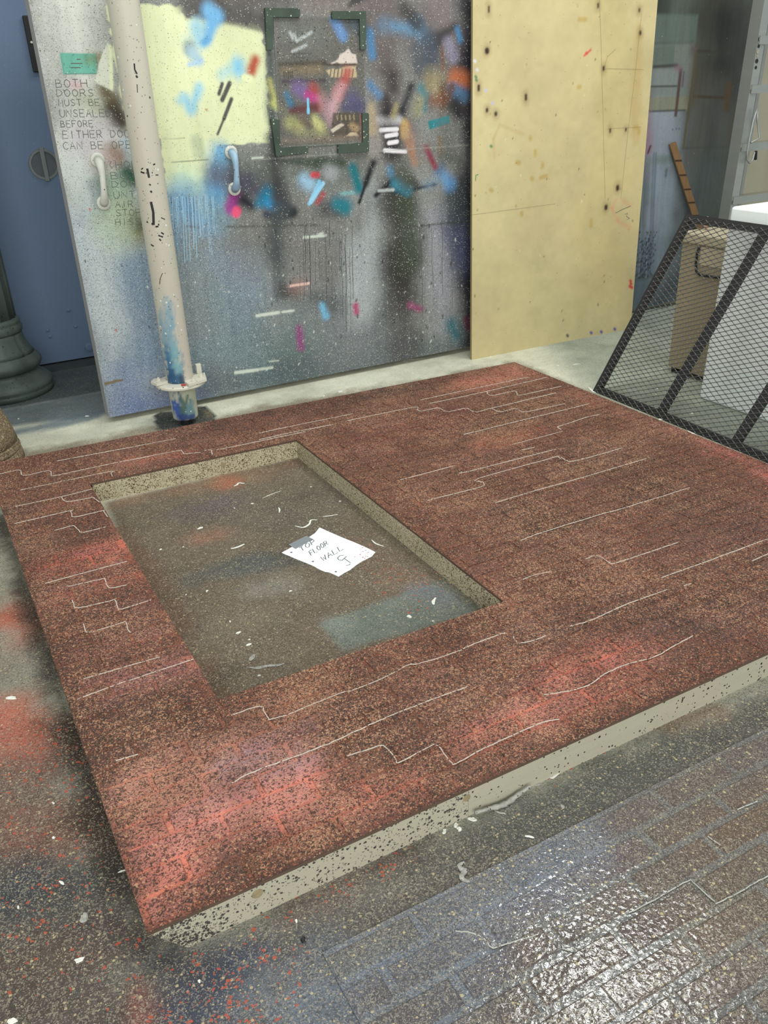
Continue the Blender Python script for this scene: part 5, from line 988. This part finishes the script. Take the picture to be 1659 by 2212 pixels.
SI = ['tiny white crumb in the opening nearest its left edge', 'tiny white crumb left of the dark floor patch in the opening', 'tiny white crumb just below the dark floor patch, under the paper note', 'hollow white ring of paint, uppermost of the small group above the speckled strip', 'hollow white ring of paint next above the oval speckled scrap', 'tiny white crumb below the long speckled strip at the front of the opening', 'tiny white crumb left of the hollow paint rings in the opening', 'small white crumb below the white chip on the blue-grey patch', 'small white dot near the purple stain toward the far rail', 'white crumb right of the purple stain inside the opening', 'white crumb against the middle of the long right rail', 'small white crumb close to the far right corner of the opening', 'faint crumb between the left edge and the orange stain in the opening', 'faint crumb under the dark floor patch toward the left edge', 'smallest crumb between the two hollow paint rings']
for p, s in (((347, 1187), .006), ((447, 1277), .006), ((628, 1277), .005), ((515, 1367), .008), ((537, 1393), .009), ((560, 1460), .005), ((497, 1343), .005), ((935, 1342), .005), ((506, 1098), .004), ((545, 1088), .006), ((735, 1083), .005), ((672, 1052), .004), ((396, 1182), .004), ((402, 1285), .004), ((539, 1382), .004)): chip(p, s, SI.pop(0), GI)
chip((735, 846), .017, 'white scrap on the beige strip behind the middle of the brick panel')
sliver([(866, 780), (880, 783), (872, 779), (912, 775)], .007, 'pale wood splinters on the beige strip under the sliding door')
sliver([(1238, 789), (1245, 787), (1254, 787)], .012, 'white torn scrap on the open floor left of the mesh panel')
chip((188, 899), .012, 'white scrap on the blue-grey floor left of the sliding door', asp=1.2)
SB = ['pale scrap just left of the larger white scrap behind the panel', 'pale dash-like scrap on the blue-grey floor near the column base', 'pale scrap at the foot of the plywood sheet', 'pale scrap on the open floor right of the panel corner', 'pale crumb under the sliding door left of the splinters', 'pale crumb just left of the plywood sheet corner', 'pale crumb between the splinters and the middle white scrap']
for p, s in (((699, 855), .008), ((40, 905), .006), ((1060, 770), .006), ((1205, 790), .006), ((892, 806), .004), ((1013, 789), .004), ((862, 820), .004)): chip(p, s, SB.pop(0), GB)
sliver([(1271, 837), (1277, 842), (1284, 848), (1290, 846)], .016, 'torn white tape scrap at the lower left corner of the mesh panel')
chip((1427, 906), .011, 'white crumb in the gap between brick panel and mesh panel, nearer the corner'); sliver([(1485, 931), (1495, 936), (1506, 943)], .014, 'pale flattened crumbs in the gap under the mesh panel, farther right')
for k, p in enumerate(((1495, 893), (1430, 797), (1420, 840), (1418, 852), (1424, 803))): chip(p, .012 if k == 0 else .007, 'pale scrap on the floor seen through the mesh, '+('farthest back', 'middle one by the crate', 'just below the middle one', 'beside the farthest one')[k-1] if k else 'large pale scrap on the floor behind the mesh, before the white block', 'pale scraps behind the mesh' if k else None)
def onfloor(p, ymax): a = fl(p); return np.array([a[0], min(a[1], ymax)])
G = smooth_line([onfloor(p, 1.166) for p in ((1008, 1748), (1030, 1752), (1062, 1751), (1090, 1742), (1112, 1728), (1126, 1710), (1134, 1700))], step=.006)
m = MB(); nG = len(G); m.tube([(p[0], p[1], .0075+(.012*(1-i/8) if i < 8 else 0)+(.016*(i-nG+9)/9 if i > nG-9 else 0)) for i, p in enumerate(G)], [.0068*(.4+.6*math.sin(math.pi*min(max(i/nG, .12), .88)))*(1+.16*math.sin(i*1.9)) for i in range(nG)], 8)
tag(m.build('twisted_tape', M['rope'], smooth=True), 'long twisted strip of speckled grey tape curling against the front rail', 'tape')
sliver([(1068, 1752), (1080, 1757), (1090, 1758), (1091, 1761)], .006, 'thin twig-like sliver under the twisted grey tape', m=M['rope'])
sliver([(1003, 1866), (998, 1868), (992, 1873), (997, 1881), (1004, 1882), (1002, 1888), (997, 1896), (1000, 1903), (1010, 1907), (1015, 1908)], .013, 'curled speckled grey peel on the floor before the front rail', m=M['rope'], name='tape_curl', h=.008, cat='tape')
chip((1021, 1770), .009, 'oval cream chip in front of the rail below the twisted tape', asp=1.7)
SC_ = ['bright white crumb below the front rail, farthest left of four', 'bright white crumb below the front rail, uppermost of a close trio', 'bright white crumb below the front rail, middle of a close trio', 'bright white crumb below the front rail, lowest of a close trio']
for p, s in (((960, 1796), .007), ((985, 1783), .007), ((991, 1789), .006), ((994, 1793), .005)): chip(p, s, SC_.pop(0), 'white crumbs before the front rail')
sliver([(1134, 1807), (1144, 1808), (1154, 1811)], .006, 'thin white sliver on the green-grey floor right of the curled peel')
sliver([(1188, 1681), (1194, 1681), (1204, 1673), (1210, 1669)], .007, 'pale splinter leaning by the bottom of the front rail, right of the twisted tape')
chip((1159, 1694), .009, 'grey flake on the floor between the twisted tape and the pale splinter', m=M['rope'])
chip((1215, 1743), .007, 'small hollow grey chip on the green-grey floor right of the tape', m=M['rope'])
chip((180, 1983), .013, 'foamy white scrap on the dark floor left of the panel corner', m=M['rope']); sliver([(128, 1904), (133, 1907), (138, 1912)], .006, 'thin white sliver on the grey floor left of the panel')
chip((172, 2074), .010, 'irregular white flake on the brown floor near the lower left corner'); chip((25, 2206), .010, 'white chip at the bottom left edge of the floor'); chip((25, 1508), .012, 'pale smear of paint on the floor between the two orange patches', asp=2)
sliver([(255, 1886), (262, 1883), (272, 1880)], .005, 'white fleck against the left edge of the brick panel'); chip((655, 2031), .008, 'black chip on the floor below the front rail', m=M['black'])
SF = ['white dot on the brown floor left of the panel, lower of two', 'white dot on the brown floor left of the panel, upper of two', 'white dot on the dark grey floor at the far left', 'white dot in the shadow close to the panel left edge', 'white dot below the front rail near its slanted end', 'white crumb at the right edge of the picture below the front rail', 'white dot on the green-grey floor under the right half of the front rail', 'white dot on the orange spattered floor at the bottom']
for p, s in (((116, 1810), .004), ((115, 1735), .004), ((40, 1960), .004), ((280, 1740), .004), ((640, 1990), .004), ((1655, 1590), .006), ((1350, 1790), .004), ((430, 2120), .004)): chip(p, s, SF.pop(0), GF)
